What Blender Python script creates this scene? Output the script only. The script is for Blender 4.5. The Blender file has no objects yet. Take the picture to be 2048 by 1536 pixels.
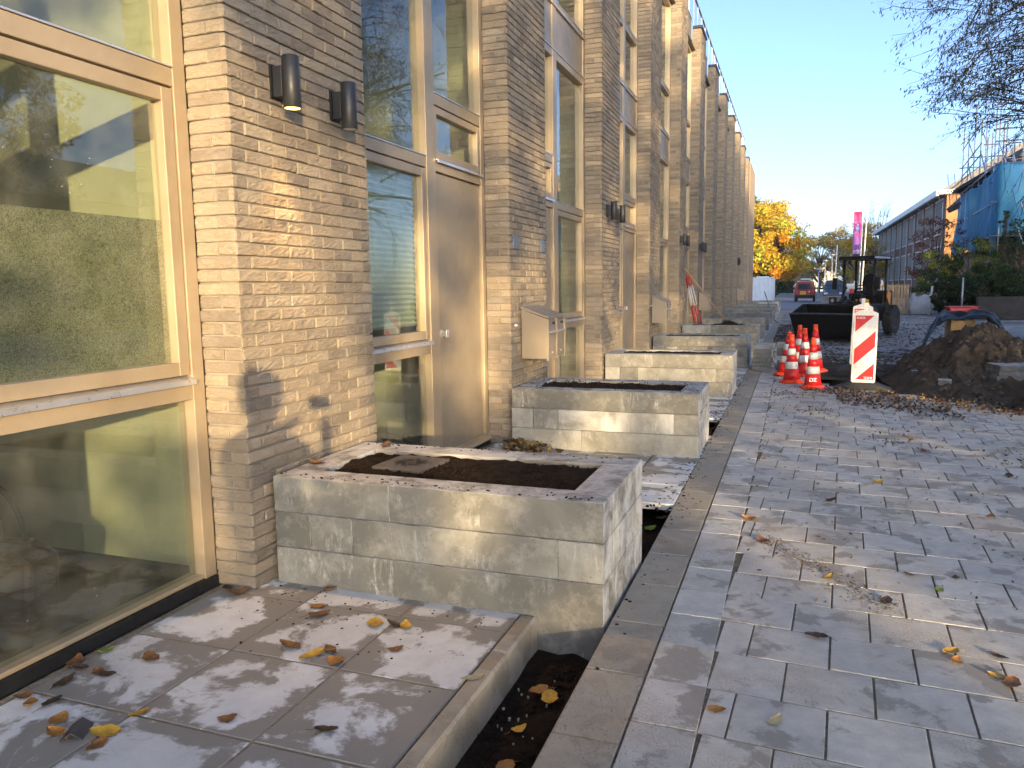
import bpy, bmesh, math, random
import numpy as np
from mathutils import Vector, Matrix, noise
R = math.radians
scene = bpy.context.scene
COL = scene.collection
# ---------------------------------------------------------------- camera
YAW, PITCH, ROLL, CH = 0.35136837, 0.12396285, 0.01453851, 1.6
F = Vector((-math.sin(YAW)*math.cos(PITCH), math.cos(YAW)*math.cos(PITCH), -math.sin(PITCH)))
r0 = Vector((math.cos(YAW), math.sin(YAW), 0)); d0 = F.cross(r0)
rr = r0*math.cos(ROLL)+d0*math.sin(ROLL); dd = -r0*math.sin(ROLL)+d0*math.cos(ROLL)
cam = bpy.data.cameras.new('camera'); co = bpy.data.objects.new('camera', cam); COL.objects.link(co)
M = Matrix.Identity(4)
for i in range(3):
    M[i][0] = rr[i]; M[i][1] = -dd[i]; M[i][2] = -F[i]
M[2][3] = CH
co.matrix_world = M
cam.sensor_width = 36; cam.lens = 27.018; cam.clip_start = 0.05; cam.clip_end = 2000
scene.camera = co
# ---------------------------------------------------------------- light
SUN_AZ, SUN_EL = R(34), R(8.0)          # light travels towards +y, SUN_AZ left of it
S2 = Vector((math.sin(SUN_AZ)*math.cos(SUN_EL), -math.cos(SUN_AZ)*math.cos(SUN_EL), math.sin(SUN_EL)))  # towards the sun
w = bpy.data.worlds.new('World'); scene.world = w; w.use_nodes = True
nt = w.node_tree; nt.nodes.clear()
sky = nt.nodes.new('ShaderNodeTexSky'); sky.sky_type = 'NISHITA'; sky.sun_disc = False
sky.sun_elevation = SUN_EL; sky.sun_rotation = math.atan2(S2.x, S2.y)
sky.air_density = 0.45; sky.dust_density = 1.9; sky.ozone_density = 1.5; sky.altitude = 0
bg = nt.nodes.new('ShaderNodeBackground'); bg.inputs['Strength'].default_value = 0.15
wo = nt.nodes.new('ShaderNodeOutputWorld')
nt.links.new(sky.outputs[0], bg.inputs[0]); nt.links.new(bg.outputs[0], wo.inputs[0])
sl = bpy.data.lights.new('sun', 'SUN'); sl.energy = 2.3; sl.angle = R(0.6); sl.color = (1, 0.72, 0.37)
so = bpy.data.objects.new('sun', sl); COL.objects.link(so)
so.rotation_euler = S2.to_track_quat('Z', 'Y').to_euler()
scene.view_settings.view_transform = 'Standard'; scene.view_settings.look = 'None'
scene.view_settings.exposure = 2.06; scene.view_settings.gamma = 1
# ---------------------------------------------------------------- helpers
rnd = random.Random(7)
def tag(o, label=None, cat=None, group=None, kind=None):
    if label: o['label'] = label
    if cat: o['category'] = cat
    if group: o['group'] = group
    if kind: o['kind'] = kind
    return o
def empty(name, loc=(0, 0, 0), rz=0, label=None, cat=None, group=None):
    o = bpy.data.objects.new(name, None); COL.objects.link(o)
    o.location = loc; o.rotation_euler = (0, 0, rz); o.empty_display_size = .1
    return tag(o, label, cat, group)
class MB:
    def __init__(s): s.v = []; s.f = []; s.m = []; s.c = []; s.cc = None; s.mi = 0
    def add(s, vs, fs):
        n = len(s.v); s.v += [tuple(p) for p in vs]
        for f in fs: s.f.append(tuple(n+i for i in f)); s.m.append(s.mi); s.c.append(s.cc)
        return n
    def box(s, x0, x1, y0, y1, z0, z1, j=0):
        if x0 > x1: x0, x1 = x1, x0
        if y0 > y1: y0, y1 = y1, y0
        vs = [(x, y, z) for z in (z0, z1) for y in (y0, y1) for x in (x0, x1)]
        if j: vs = [(a+rnd.uniform(-j, j), b+rnd.uniform(-j, j), c+rnd.uniform(-j, j)) for a, b, c in vs]
        s.add(vs, [(0, 2, 3, 1), (4, 5, 7, 6), (0, 1, 5, 4), (2, 6, 7, 3), (0, 4, 6, 2), (1, 3, 7, 5)])
    def obox(s, c, ax, size):
        """box centred at c with axes ax (3 vectors) and full sizes"""
        c = Vector(c); a = [Vector(q).normalized()*k/2 for q, k in zip(ax, size)]
        vs = [c+a[0]*i+a[1]*j+a[2]*k for k in (-1, 1) for j in (-1, 1) for i in (-1, 1)]
        s.add(vs, [(0, 2, 3, 1), (4, 5, 7, 6), (0, 1, 5, 4), (2, 6, 7, 3), (0, 4, 6, 2), (1, 3, 7, 5)])
    def tube(s, pts, r, n=8, cap=True):
        pts = [Vector(p) for p in pts]; rs = r if isinstance(r, (list, tuple)) else [r]*len(pts)
        rings = []; up = None
        for i, p in enumerate(pts):
            t = (pts[min(i+1, len(pts)-1)]-pts[max(i-1, 0)])
            t = t.normalized() if t.length > 1e-9 else Vector((0, 0, 1))
            if up is None: up = Vector((0, 0, 1)) if abs(t.z) < .9 else Vector((1, 0, 0))
            a = t.cross(up).normalized(); b = a.cross(t).normalized(); up = b
            rings.append([p+(a*math.cos(2*math.pi*k/n)+b*math.sin(2*math.pi*k/n))*rs[i] for k in range(n)])
        vs = [q for g in rings for q in g]; fs = []
        for i in range(len(pts)-1):
            for k in range(n):
                fs.append((i*n+k, i*n+(k+1) % n, (i+1)*n+(k+1) % n, (i+1)*n+k))
        if cap: fs.append(tuple(range(n-1, -1, -1))); fs.append(tuple((len(pts)-1)*n+k for k in range(n)))
        s.add(vs, fs)
    def lathe(s, prof, c=(0, 0, 0), n=24, axis='z'):
        vs = []; fs = []
        for r, h in prof:
            for k in range(n):
                a = 2*math.pi*k/n; u, v = r*math.cos(a), r*math.sin(a)
                q = (u, v, h) if axis == 'z' else ((h, u, v) if axis == 'x' else (u, h, v))
                vs.append((q[0]+c[0], q[1]+c[1], q[2]+c[2]))
        for i in range(len(prof)-1):
            for k in range(n):
                fs.append((i*n+k, i*n+(k+1) % n, (i+1)*n+(k+1) % n, (i+1)*n+k))
        fs.append(tuple(range(n-1, -1, -1))); fs.append(tuple((len(prof)-1)*n+k for k in range(n)))
        s.add(vs, fs)
    def prism(s, poly, y0, y1, plane='xz'):
        n = len(poly)
        def q(a, b, h):
            return {'xz': (a, h, b), 'yz': (h, a, b), 'xy': (a, b, h)}[plane]
        vs = [q(a, b, y0) for a, b in poly]+[q(a, b, y1) for a, b in poly]
        s.add(vs, [tuple(range(n-1, -1, -1)), tuple(range(n, 2*n))]+[(i, (i+1) % n, n+(i+1) % n, n+i) for i in range(n)])
    def build(s, name, mats, parent=None, smooth=False, bev=0, seg=2, sub=0):
        me = bpy.data.meshes.new(name); me.from_pydata(s.v, [], s.f)
        for m in (mats if isinstance(mats, (list, tuple)) else [mats]): me.materials.append(m)
        me.polygons.foreach_set('material_index', s.m)
        if smooth: me.polygons.foreach_set('use_smooth', [True]*len(s.f))
        if any(c is not None for c in s.c):
            at = me.color_attributes.new('bc', 'FLOAT_COLOR', 'CORNER'); arr = []
            for f, c in zip(s.f, s.c): arr += list((c or (.5, .5, .5))+(1,))*len(f)
            at.data.foreach_set('color', arr)
        me.update(); bm = bmesh.new(); bm.from_mesh(me)
        if len(s.f) < 60000: bmesh.ops.recalc_face_normals(bm, faces=bm.faces); bm.to_mesh(me)
        bm.free()
        o = bpy.data.objects.new(name, me); COL.objects.link(o)
        if parent: o.parent = parent
        if bev:
            b = o.modifiers.new('bevel', 'BEVEL'); b.width = bev; b.segments = seg; b.limit_method = 'ANGLE'; b.angle_limit = R(40)
        if sub:
            b = o.modifiers.new('sub', 'SUBSURF'); b.levels = sub; b.render_levels = sub
        return o
def mesh_box(name, mat, b, parent=None, bev=0.003):
    m = MB(); m.box(*b); return m.build(name, mat, parent, bev=bev)
def copy_tree(o, parent=None):
    c = o.copy(); COL.objects.link(c)
    if parent: c.parent = parent
    for ch in list(o.children): copy_tree(ch, c)
    return c
def txt(name, body, size, mat, parent, loc, rot, align='CENTER', ext=.0006, sx=1):
    c = bpy.data.curves.new(name, 'FONT'); c.body = body; c.size = size; c.extrude = ext; c.offset = size*.02
    c.align_x = align; c.align_y = 'CENTER'; c.materials.append(mat)
    o = bpy.data.objects.new(name, c); me = bpy.data.meshes.new_from_object(o); bpy.data.objects.remove(o); bpy.data.curves.remove(c)
    me.name = name; me.materials.clear(); me.materials.append(mat)
    o = bpy.data.objects.new(name, me); COL.objects.link(o); o.parent = parent; o.location = loc; o.rotation_euler = rot; o.scale = (sx, 1, 1)
    return o
# ---------------------------------------------------------------- materials
class NT:
    def __init__(s, name):
        s.m = bpy.data.materials.new(name); s.m.use_nodes = True; s.t = s.m.node_tree; s.t.nodes.clear()
        s.o = s.n('ShaderNodeOutputMaterial'); s.b = s.n('ShaderNodeBsdfPrincipled'); s.l(s.b.outputs[0], s.o.inputs[0])
        s.b.inputs['Specular IOR Level'].default_value = .35
    def n(s, t, **k):
        q = s.t.nodes.new(t)
        for a, b in k.items(): setattr(q, a, b)
        return q
    def l(s, a, b): s.t.links.new(a, b)
    def coord(s, scale=(1, 1, 1), obj=True, rand=False):
        c = s.n('ShaderNodeTexCoord'); mp = s.n('ShaderNodeMapping'); mp.inputs['Scale'].default_value = scale
        s.l(c.outputs['Object' if obj else 'Generated'], mp.inputs[0])
        if rand:
            oi = s.n('ShaderNodeObjectInfo'); ml = s.n('ShaderNodeMath', operation='MULTIPLY'); ml.inputs[1].default_value = 37
            s.l(oi.outputs['Random'], ml.inputs[0]); s.l(ml.outputs[0], mp.inputs['Location'])
        return mp.outputs[0]
    def wc(s, scale=(1, 1, 1)):
        g = s.n('ShaderNodeNewGeometry'); mp = s.n('ShaderNodeMapping'); mp.inputs['Scale'].default_value = scale
        s.l(g.outputs['Position'], mp.inputs[0]); return mp.outputs[0]
    def noise(s, vec, scale, detail=6, rough=.6, dist=0, out=0):
        q = s.n('ShaderNodeTexNoise'); q.inputs['Scale'].default_value = scale; q.inputs['Detail'].default_value = detail
        q.inputs['Roughness'].default_value = rough; q.inputs['Distortion'].default_value = dist; s.l(vec, q.inputs['Vector']); return q.outputs[out]
    def vor(s, vec, scale, feat='F1', out='Distance'):
        q = s.n('ShaderNodeTexVoronoi', feature=feat); q.inputs['Scale'].default_value = scale; s.l(vec, q.inputs['Vector']); return q.outputs[out]
    def ramp(s, v, stops, interp='LINEAR'):
        q = s.n('ShaderNodeValToRGB'); e = q.color_ramp; e.interpolation = interp
        while len(e.elements) < len(stops): e.elements.new(.5)
        for i, (p, c) in enumerate(stops):
            e.elements[i].position = p; e.elements[i].color = (c, c, c, 1) if isinstance(c, (int, float)) else (*c, 1)
        s.l(v, q.inputs[0]); return q.outputs[0]
    def mix(s, f, a, b, mode='MIX'):
        q = s.n('ShaderNodeMix', data_type='RGBA', blend_type=mode)
        for i, v in ((0, f), (6, a), (7, b)):
            if hasattr(v, 'links') or hasattr(v, 'is_output'): s.l(v, q.inputs[i])
            elif isinstance(v, (int, float)): q.inputs[i].default_value = v if i == 0 else (v, v, v, 1)
            else: q.inputs[i].default_value = (*v, 1)
        return q.outputs[2]
    def math(s, op, a, b=0):
        q = s.n('ShaderNodeMath', operation=op)
        for i, v in ((0, a), (1, b)):
            if hasattr(v, 'is_output'): s.l(v, q.inputs[i])
            else: q.inputs[i].default_value = v
        return q.outputs[0]
    def bump(s, h, st=.3, dist=.01, prev=None):
        q = s.n('ShaderNodeBump'); q.inputs['Strength'].default_value = st; q.inputs['Distance'].default_value = dist
        s.l(h, q.inputs['Height'])
        if prev: s.l(prev, q.inputs['Normal'])
        s.l(q.outputs[0], s.b.inputs['Normal']); return q.outputs[0]
    def set(s, **k):
        for a, v in k.items():
            i = s.b.inputs[{'col': 'Base Color', 'rough': 'Roughness', 'metal': 'Metallic', 'spec': 'Specular IOR Level', 'em': 'Emission Color', 'es': 'Emission Strength', 'coat': 'Coat Weight', 'sub': 'Subsurface Weight', 'tr': 'Transmission Weight', 'alpha': 'Alpha'}[a]]
            if hasattr(v, 'is_output'): s.l(v, i)
            elif isinstance(v, tuple): i.default_value = (*v, 1)
            else: i.default_value = v
        return s
def simple(name, col, rough=.6, metal=0, var=.12, nscale=8, bump=0, bscale=60, spec=.35, coat=0, dirt=0, rand=True):
    t = NT(name); v = t.coord(rand=rand); n = t.noise(v, nscale)
    lo = tuple(c*(1-var*1.6) for c in col); hi = tuple(min(1, c*(1+var)) for c in col)
    c = t.ramp(n, [(.3, lo), (.7, hi)])
    if dirt:
        n2 = t.noise(v, nscale*.5, dist=1); c = t.mix(t.ramp(n2, [(.45, 0), (.75, dirt)]), c, (.06, .05, .04))
    t.set(col=c, rough=t.ramp(t.noise(v, nscale*3), [(.3, max(.02, rough-.1)), (.7, min(1, rough+.12))]), metal=metal, spec=spec, coat=coat)
    if bump: t.bump(t.noise(v, bscale, 8), bump, .01)
    return t.m
def attr(t):
    a = t.n('ShaderNodeAttribute', attribute_name='bc'); return a.outputs['Color']
MT = {}
def mk_brick():
    t = NT('brick'); v = t.wc(); a = attr(t)
    vs = t.wc((9, 9, 26)); n = t.noise(vs, 1.3, 5, .65, 1.6)          # hand-moulded folds
    crease = t.math('SUBTRACT', 1, t.math('MULTIPLY', t.math('ABSOLUTE', t.math('SUBTRACT', n, .5)), 7))
    crease = t.math('MAXIMUM', crease, 0)
    f = t.noise(v, 140, 4)
    c = t.mix(t.ramp(t.noise(v, 16, 5), [(.35, 0), (.7, .55)]), a, t.mix(.5, a, (.34, .31, .27)))
    c = t.mix(t.ramp(f, [(.35, .35), (.6, 0)]), c, t.mix(.5, c, (.12, .1, .09)))
    c = t.mix(t.ramp(t.noise(v, 3.1, 4), [(.55, 0), (.8, .35)]), c, (.45, .42, .36))
    c = t.mix(t.math('MULTIPLY', crease, .35), c, t.mix(.6, c, (.05, .04, .035)))
    t.set(col=c, rough=.9, spec=.2)
    b1 = t.bump(crease, -.7, .006); b2 = t.bump(n, .8, .012, b1); t.bump(f, .5, .003, b2); return t.m
MT['brick'] = mk_brick()
def mk_mortar():
    t = NT('mortar'); v = t.wc(); n = t.noise(v, 90, 6)
    t.set(col=t.ramp(t.noise(v, 4), [(.3, (.22, .195, .165)), (.7, (.33, .3, .25))]), rough=.95, spec=.1); t.bump(n, .7, .004); return t.m
MT['mortar'] = mk_mortar()
def mk_frame():
    t = NT('bronze_frame'); v = t.wc(); n = t.noise(v, 2.5, 4)
    t.set(col=t.ramp(n, [(.35, (.37, .295, .2)), (.65, (.44, .355, .25))]), rough=t.ramp(t.noise(v, 14), [(.3, .36), (.7, .5)]), metal=.35, spec=.4)
    t.bump(t.noise(v, 400, 2), .08, .001); return t.m
MT['frame'] = mk_frame()
MT['door'] = simple('door_paint', (.33, .275, .205), .42, .3, .05, 2.5, .05, 500)
MT['alu'] = simple('aluminium', (.72, .72, .74), .33, .75, .05, 6)
MT['black'] = simple('black_plastic', (.012, .013, .015), .5, 0, .2, 10, .1, 80)
MT['dark'] = simple('dark_lamp_metal', (.055, .057, .062), .42, .5, .1, 6)
def mk_glass(name, tint, ior=1.5, dirt=True):
    t = NT(name); t.t.nodes.remove(t.b)
    tr = t.n('ShaderNodeBsdfTransparent'); tr.inputs[0].default_value = (*tint, 1)
    gl = t.n('ShaderNodeBsdfGlossy'); gl.inputs['Roughness'].default_value = 0.0; gl.inputs[0].default_value = (.95, 1, 1, 1)
    fr = t.n('ShaderNodeFresnel'); fr.inputs['IOR'].default_value = ior
    mx = t.n('ShaderNodeMixShader')
    f = t.math('MINIMUM', t.math('ADD', t.math('MULTIPLY', fr.outputs[0], 1.5), .03), 1)
    gb = t.n('ShaderNodeNewGeometry'); f = t.math('MULTIPLY', f, t.math('SUBTRACT', 1, gb.outputs['Backfacing']))
    t.l(f, mx.inputs[0]); t.l(tr.outputs[0], mx.inputs[1]); t.l(gl.outputs[0], mx.inputs[2])
    v = t.wc(); bp = t.n('ShaderNodeBump'); bp.inputs['Strength'].default_value = .012; bp.inputs['Distance'].default_value = .02
    t.l(t.noise(v, 1.4, 2), bp.inputs['Height']); t.l(bp.outputs[0], gl.inputs['Normal'])
    out = mx.outputs[0]
    if dirt:
        df = t.n('ShaderNodeBsdfDiffuse'); df.inputs[0].default_value = (.75, .72, .6, 1)
        m2 = t.n('ShaderNodeMixShader')
        spk = t.ramp(t.vor(v, 30), [(.0, 1), (.07, 1), (.1, 0)])
        low = t.ramp(t.n('ShaderNodeSeparateXYZ').outputs[2], [(0, 0), (1, 0)])
        dfac = t.math('ADD', t.math('MULTIPLY', t.ramp(t.noise(v, 5, 5), [(.4, 0), (.75, 1)]), .05), .012)
        spk2 = t.math('MULTIPLY', spk, t.ramp(t.noise(v, 3, 3), [(.58, 0), (.62, 1)]))
        dfac = t.math('MINIMUM', t.math('ADD', dfac, t.math('MULTIPLY', spk2, .5)), 1)
        t.l(dfac, m2.inputs[0]); t.l(out, m2.inputs[1]); t.l(df.outputs[0], m2.inputs[2]); out = m2.outputs[0]
    t.l(out, t.o.inputs[0]); return t.m
MT['glass'] = mk_glass('window_glass', (.85, .89, .84))
MT['glass2'] = mk_glass('upper_glass', (.6, .66, .6), 1.7, False)
def mk_frost():
    t = NT('frosted_film'); v = t.wc((1, 1, 1)); n = t.noise(v, 48, 3, .6, 2.6)
    ridge = t.math('ABSOLUTE', t.math('SUBTRACT', n, .5))
    t.set(col=t.ramp(ridge, [(0, (.5, .48, .33)), (.07, (.12, .12, .08))]), rough=.35, spec=.5)
    t.bump(ridge, .8, .02)
    tr = t.n('ShaderNodeBsdfTransparent'); tr.inputs[0].default_value = (.5, .55, .3, 1)
    mx = t.n('ShaderNodeMixShader'); mx.inputs[0].default_value = .8
    t.l(tr.outputs[0], mx.inputs[1]); t.l(t.b.outputs[0], mx.inputs[2]); t.l(mx.outputs[0], t.o.inputs[0]); return t.m
MT['frost'] = mk_frost()
def mk_block():
    t = NT('concrete_block'); v = t.coord(rand=True); wv = t.wc()
    oi = t.n('ShaderNodeObjectInfo')
    base = t.ramp(oi.outputs['Random'], [(0, (.15, .148, .133)), (.35, (.22, .217, .195)), (.7, (.28, .276, .25)), (.86, (.32, .316, .29)), (1, (.52, .515, .49))])
    c = t.mix(t.ramp(t.noise(v, 2.2, 5, .6, .6), [(.4, 0), (.62, .75)]), base, (.13, .128, .115))
    c = t.mix(t.ramp(t.noise(v, 9, 6, .7), [(.48, 0), (.72, .5)]), c, (.42, .412, .375))
    st = t.noise(t.coord((20, 20, 5), rand=True), 1, 8, .8, .8)            # streaks and efflorescence
    msk = t.math('MULTIPLY', t.ramp(t.noise(v, 3.3, 3), [(.55, 0), (.64, 1)]), t.ramp(t.noise(v, 40, 4), [(.35, .3), (.6, 1)]))
    c = t.mix(t.math('MULTIPLY', t.ramp(st, [(.5, 0), (.68, .85)]), msk), c, (.58, .59, .58))
    pit = t.ramp(t.vor(v, 42), [(.08, 1), (.17, 0)]); pm = t.ramp(t.noise(v, 9, 2), [(.42, 0), (.5, 1)])
    pit = t.math('MULTIPLY', pit, pm)
    c = t.mix(t.math('MULTIPLY', pit, .7), c, (.07, .065, .05))
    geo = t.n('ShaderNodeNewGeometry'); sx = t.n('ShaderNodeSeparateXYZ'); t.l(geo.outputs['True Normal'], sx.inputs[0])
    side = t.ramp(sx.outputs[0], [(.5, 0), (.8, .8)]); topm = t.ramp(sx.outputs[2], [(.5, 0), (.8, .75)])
    pale_msk = t.ramp(t.noise(wv, 7, 6, .7, .4), [(.38, 0), (.6, 1)])
    c = t.mix(t.math('MULTIPLY', t.math('MAXIMUM', side, topm), pale_msk), c, (.56, .57, .58))  # paler patches on tops and street-side faces
    t.set(col=c, rough=.88, spec=.2)
    b = t.bump(t.noise(v, 60, 8), .25, .004); t.bump(pit, -.9, .006, b); return t.m
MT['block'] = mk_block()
def mk_slab(name, lo, hi, damp, sc=1.0, dampamt=.85, thr=.5, grid=None, sandamt=.5, sthr=.52):
    t = NT(name); v = t.wc(); a = attr(t)
    v2 = t.n('ShaderNodeVectorMath', operation='ADD'); t.l(v, v2.inputs[0])
    sc2 = t.n('ShaderNodeVectorMath', operation='SCALE'); sc2.inputs['Scale'].default_value = .9; t.l(a, sc2.inputs[0]); t.l(sc2.outputs[0], v2.inputs[1])
    vv = v2.outputs[0]
    sep = t.n('ShaderNodeSeparateColor'); t.l(a, sep.inputs[0])
    c = t.mix(t.ramp(t.noise(vv, 9*sc, 7, .7), [(.3, 0), (.75, 1)]), lo, hi)
    nz = t.noise(vv, 3.4*sc, 8, .66, .3)
    if grid:
        sp = t.n('ShaderNodeSeparateXYZ'); t.l(v, sp.inputs[0]); e_ = []
        for i, (o_, p_) in enumerate(grid): e_.append(t.math('ABSOLUTE', t.math('SUBTRACT', t.math('FRACT', t.math('DIVIDE', t.math('ADD', sp.outputs[i], o_), p_)), .5)))
        ed = t.math('POWER', t.math('MULTIPLY', t.math('MAXIMUM', e_[0], e_[1]), 2), 3); nz = t.math('ADD', nz, t.math('MULTIPLY', t.math('SUBTRACT', ed, .35), .13))
    dm = t.ramp(nz, [(thr-.025, 0), (thr+.025, dampamt)])
    c = t.mix(dm, c, damp)
    c = t.mix(t.ramp(sep.outputs[0], [(0, .0), (1, .28)]), c, (.2, .2, .2))
    sp = t.ramp(t.vor(vv, 60), [(.05, 1), (.1, 0)]); sp = t.math('MULTIPLY', sp, t.ramp(t.noise(vv, 4, 2), [(.48, 0), (.6, 1)]))
    c = t.mix(t.math('MULTIPLY', sp, .8), c, (.04, .035, .03))
    sand = t.math('MULTIPLY', t.ramp(t.noise(v, 1.5, 4), [(sthr, 0), (sthr+.14, 1)]), t.ramp(t.noise(v, 120, 3), [(.45, 0), (.6, 1)]))
    c = t.mix(t.math('MULTIPLY', sand, sandamt), c, (.36, .29, .2))
    t.set(col=c, rough=t.ramp(dm, [(0, .9), (1, .62)]), spec=.3)
    b = t.bump(t.noise(v, 55, 8), .25, .004); t.bump(sp, .6, .004, b); return t.m
MT['paver'] = mk_slab('concrete_paver', (.43, .42, .395), (.66, .64, .6), (.26, .235, .2), 1.1, .8, .545, None, .75, .47)
MT['slab'] = mk_slab('terrace_slab', (.55, .575, .6), (.73, .76, .79), (.195, .185, .165), .75, .9, .5, [(2.34+.557*9, .557), (-2.65+.557*40, .557)])
MT['kerb'] = mk_slab('kerb_concrete', (.27, .25, .21), (.4, .37, .31), (.17, .15, .12), 1.0, .6, .54, None, .95, .4)
def mk_sand(name, a, b, c3, sc=3, bs=60, bst=.8):
    t = NT(name); v = t.wc(); c = t.mix(t.ramp(t.noise(v, sc, 8, .7), [(.35, 0), (.68, 1)]), a, b)
    c = t.mix(t.ramp(t.noise(v, sc*14, 6, .7), [(.5, 0), (.7, .8)]), c, c3)
    t.set(col=c, rough=.97, spec=.1); q = t.bump(t.noise(v, bs, 8, .7), bst, .012); t.bump(t.noise(v, bs*.22, 5), bst*.8, .05, q); return t.m
MT['sand'] = mk_sand('joint_sand', (.2, .175, .135), (.33, .285, .22), (.13, .11, .085))
MT['soil'] = mk_sand('potting_soil', (.02, .014, .01), (.05, .034, .023), (.01, .007, .005), 14, 160, 1)
MT['earth'] = mk_sand('dug_earth', (.06, .047, .035), (.12, .092, .066), (.035, .028, .022), 2.2, 30, 1)
def mk_ground():
    t = NT('ground_surface'); v = t.wc(); sep = t.n('ShaderNodeSeparateXYZ'); t.l(v, sep.inputs[0])
    c = t.mix(t.ramp(t.noise(v, .55, 7, .65, .6), [(.4, 0), (.6, 1)]), (.24, .245, .26), (.34, .345, .36))
    dk = t.ramp(t.noise(t.wc((.45, 1.5, 1)), .9, 9, .78, .7), [(.5, 0), (.58, .9)])
    c = t.mix(dk, c, (.075, .068, .058))
    ast = t.ramp(t.math('MULTIPLY', t.math('SUBTRACT', sep.outputs[1], 52), .1), [(0, 0), (1, 1)])
    c = t.mix(ast, c, t.mix(t.ramp(t.noise(v, 1.2, 6), [(.3, 0), (.7, 1)]), (.2, .205, .225), (.26, .265, .285)))
    t.set(col=c, rough=.95, spec=.15); t.bump(t.noise(v, 25, 8, .75), .6, .03); return t.m
MT['ground'] = mk_ground()
MT['grass'] = mk_sand('verge_grass', (.09, .1, .03), (.2, .16, .05), (.3, .2, .05), 1.2, 20, .6)
MT['red'] = simple('red_reflective', (.62, .018, .02), .35, 0, .12, 20, spec=.5, dirt=.15)
MT['orange'] = simple('orange_rubber', (.78, .07, .022), .45, 0, .1, 20, spec=.4, dirt=.2)
MT['white'] = simple('white_sheet', (.66, .68, .68), .35, 0, .08, 14, spec=.5, dirt=.25)
MT['whitep'] = simple('white_plastic', (.78, .77, .72), .5, 0, .05, 9, dirt=.25)
MT['rubber'] = simple('rubber', (.03, .032, .035), .75, 0, .25, 12, .4, 60, dirt=.2)
MT['blackp'] = simple('black_machine_paint', (.012, .012, .013), .45, 0, .3, 5, .15, 40, dirt=.15)
MT['wood'] = simple('pale_wood', (.42, .3, .17), .75, 0, .25, 5, .3, 60)
MT['handle'] = simple('ash_handle', (.45, .3, .15), .6, 0, .15, 20)
MT['galv'] = simple('galvanised_steel', (.42, .44, .46), .4, .7, .15, 7)
MT['steel_dark'] = simple('dark_steel', (.1, .1, .11), .45, .7, .2, 10)
MT['netb'] = None
# ---------------------------------------------------------------- ground sheet
def pit_h(x, y):
    z = -.055
    def dip(cx, cy, rx, ry, d):
        q = ((x-cx)/rx)**2+((y-cy)/ry)**2
        n = noise.noise(Vector((x*1.7, y*1.7, 0)))*.35
        return d*max(0., min(1., (1.15+n-q)*2.2))
    z -= dip(1.25, 14.6, 1.1, 2.0, .42)
    if -1.25 < x < -.72 and -6 < y < 46: z = -.17+noise.noise(Vector((x*9, y*9, 3)))*.03
    if y > 15 and y < 50 and x > -0.7: z += noise.noise(Vector((x*2.2, y*2.2, 1)))*.035+noise.noise(Vector((x*7, y*7, 1)))*.02+.02
    if y > 13.3 and y < 17 and x > -.5: z += 0
    return z
def frange(a, b, s):
    o = []
    while a < b-1e-6: o.append(a); a += s
    return o
xs = [-600, -100, -30, -12, -6, -3.2, -2, -1.4]+frange(-1.3, 4.6, .09)+frange(4.6, 9, .35)+[9, 12, 20, 60, 200, 600]
ys = [-600, -100, -30, -10, -4]+frange(-2, 11, .16)+frange(11, 18, .09)+frange(18, 30, .2)+frange(30, 52, .7)+[52, 60, 80, 120, 200, 600]
g = MB(); vs = [(x, y, pit_h(x, y)) for y in ys for x in xs]; nx = len(xs)
g.add(vs, [(j*nx+i, j*nx+i+1, (j+1)*nx+i+1, (j+1)*nx+i) for j in range(len(ys)-1) for i in range(nx-1)])
def gm(i, j):
    x = (xs[i]+xs[i+1])/2; y = (ys[j]+ys[j+1])/2
    if -1.3 < x < -.7 and y < 46: return 1
    if y < 17.2 and x < 5 and y > 11: return 2
    return 0
g.m = [gm(i, j) for j in range(len(ys)-1) for i in range(nx-1)]
tag(g.build('ground', [MT['ground'], MT['soil'], MT['earth']], smooth=True), 'grey dusty ground of the street under construction', kind='structure')
# terrace slabs
def tile(m, x0, x1, y0, y1, z, th, rot=0, cx=0, cy=0, dz=.001, tilt=.0006, ch=.004):
    """one bevelled slab: top ring slightly inset"""
    t = rnd.uniform(0, dz); a = (rnd.random(), rnd.random(), rnd.random()); m.cc = a
    ta, tb = rnd.uniform(-tilt, tilt), rnd.uniform(-tilt, tilt)
    base = [(x0, y0), (x1, y0), (x1, y1), (x0, y1)]; ins = [(x0+ch, y0+ch), (x1-ch, y0+ch), (x1-ch, y1-ch), (x0+ch, y1-ch)]
    mx, my = (x0+x1)/2, (y0+y1)/2
    def q(p, zz):
        x, y = p; zz += ta*(x-mx)/.3+tb*(y-my)/.3
        if rot: x, y = cx+(x-cx)*math.cos(rot)-(y-cy)*math.sin(rot), cy+(x-cx)*math.sin(rot)+(y-cy)*math.cos(rot)
        return (x, y, zz)
    vs = [q(p, z-th) for p in base]+[q(p, z-ch+t) for p in base]+[q(p, z+t) for p in ins]
    m.add(vs, [(0, 1, 5, 4), (1, 2, 6, 5), (2, 3, 7, 6), (3, 0, 4, 7), (4, 5, 9, 8), (5, 6, 10, 9), (6, 7, 11, 10), (7, 4, 8, 11), (8, 9, 10, 11)])
t = MB(); P = .557; J = .005
yy = 2.65-P*12
while yy < 52:
    for xa, xb in ((-2.89, -2.34), (-2.34, -1.78), (-1.78, -1.225)):
        tile(t, xa+J, xb-J, yy+J, yy+P-J, 0, .05)
    yy += P
tag(t.build('terrace_slabs', MT['slab']), 'large grey concrete terrace slabs with pale damp patches along the facade', kind='structure')
mesh_o = MB(); mesh_o.box(-2.93, -1.226, -6, 52, -.2, -.003)
tag(mesh_o.build('terrace_sand_bed', MT['sand']), 'sand filling the slab joints', kind='structure')
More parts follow.
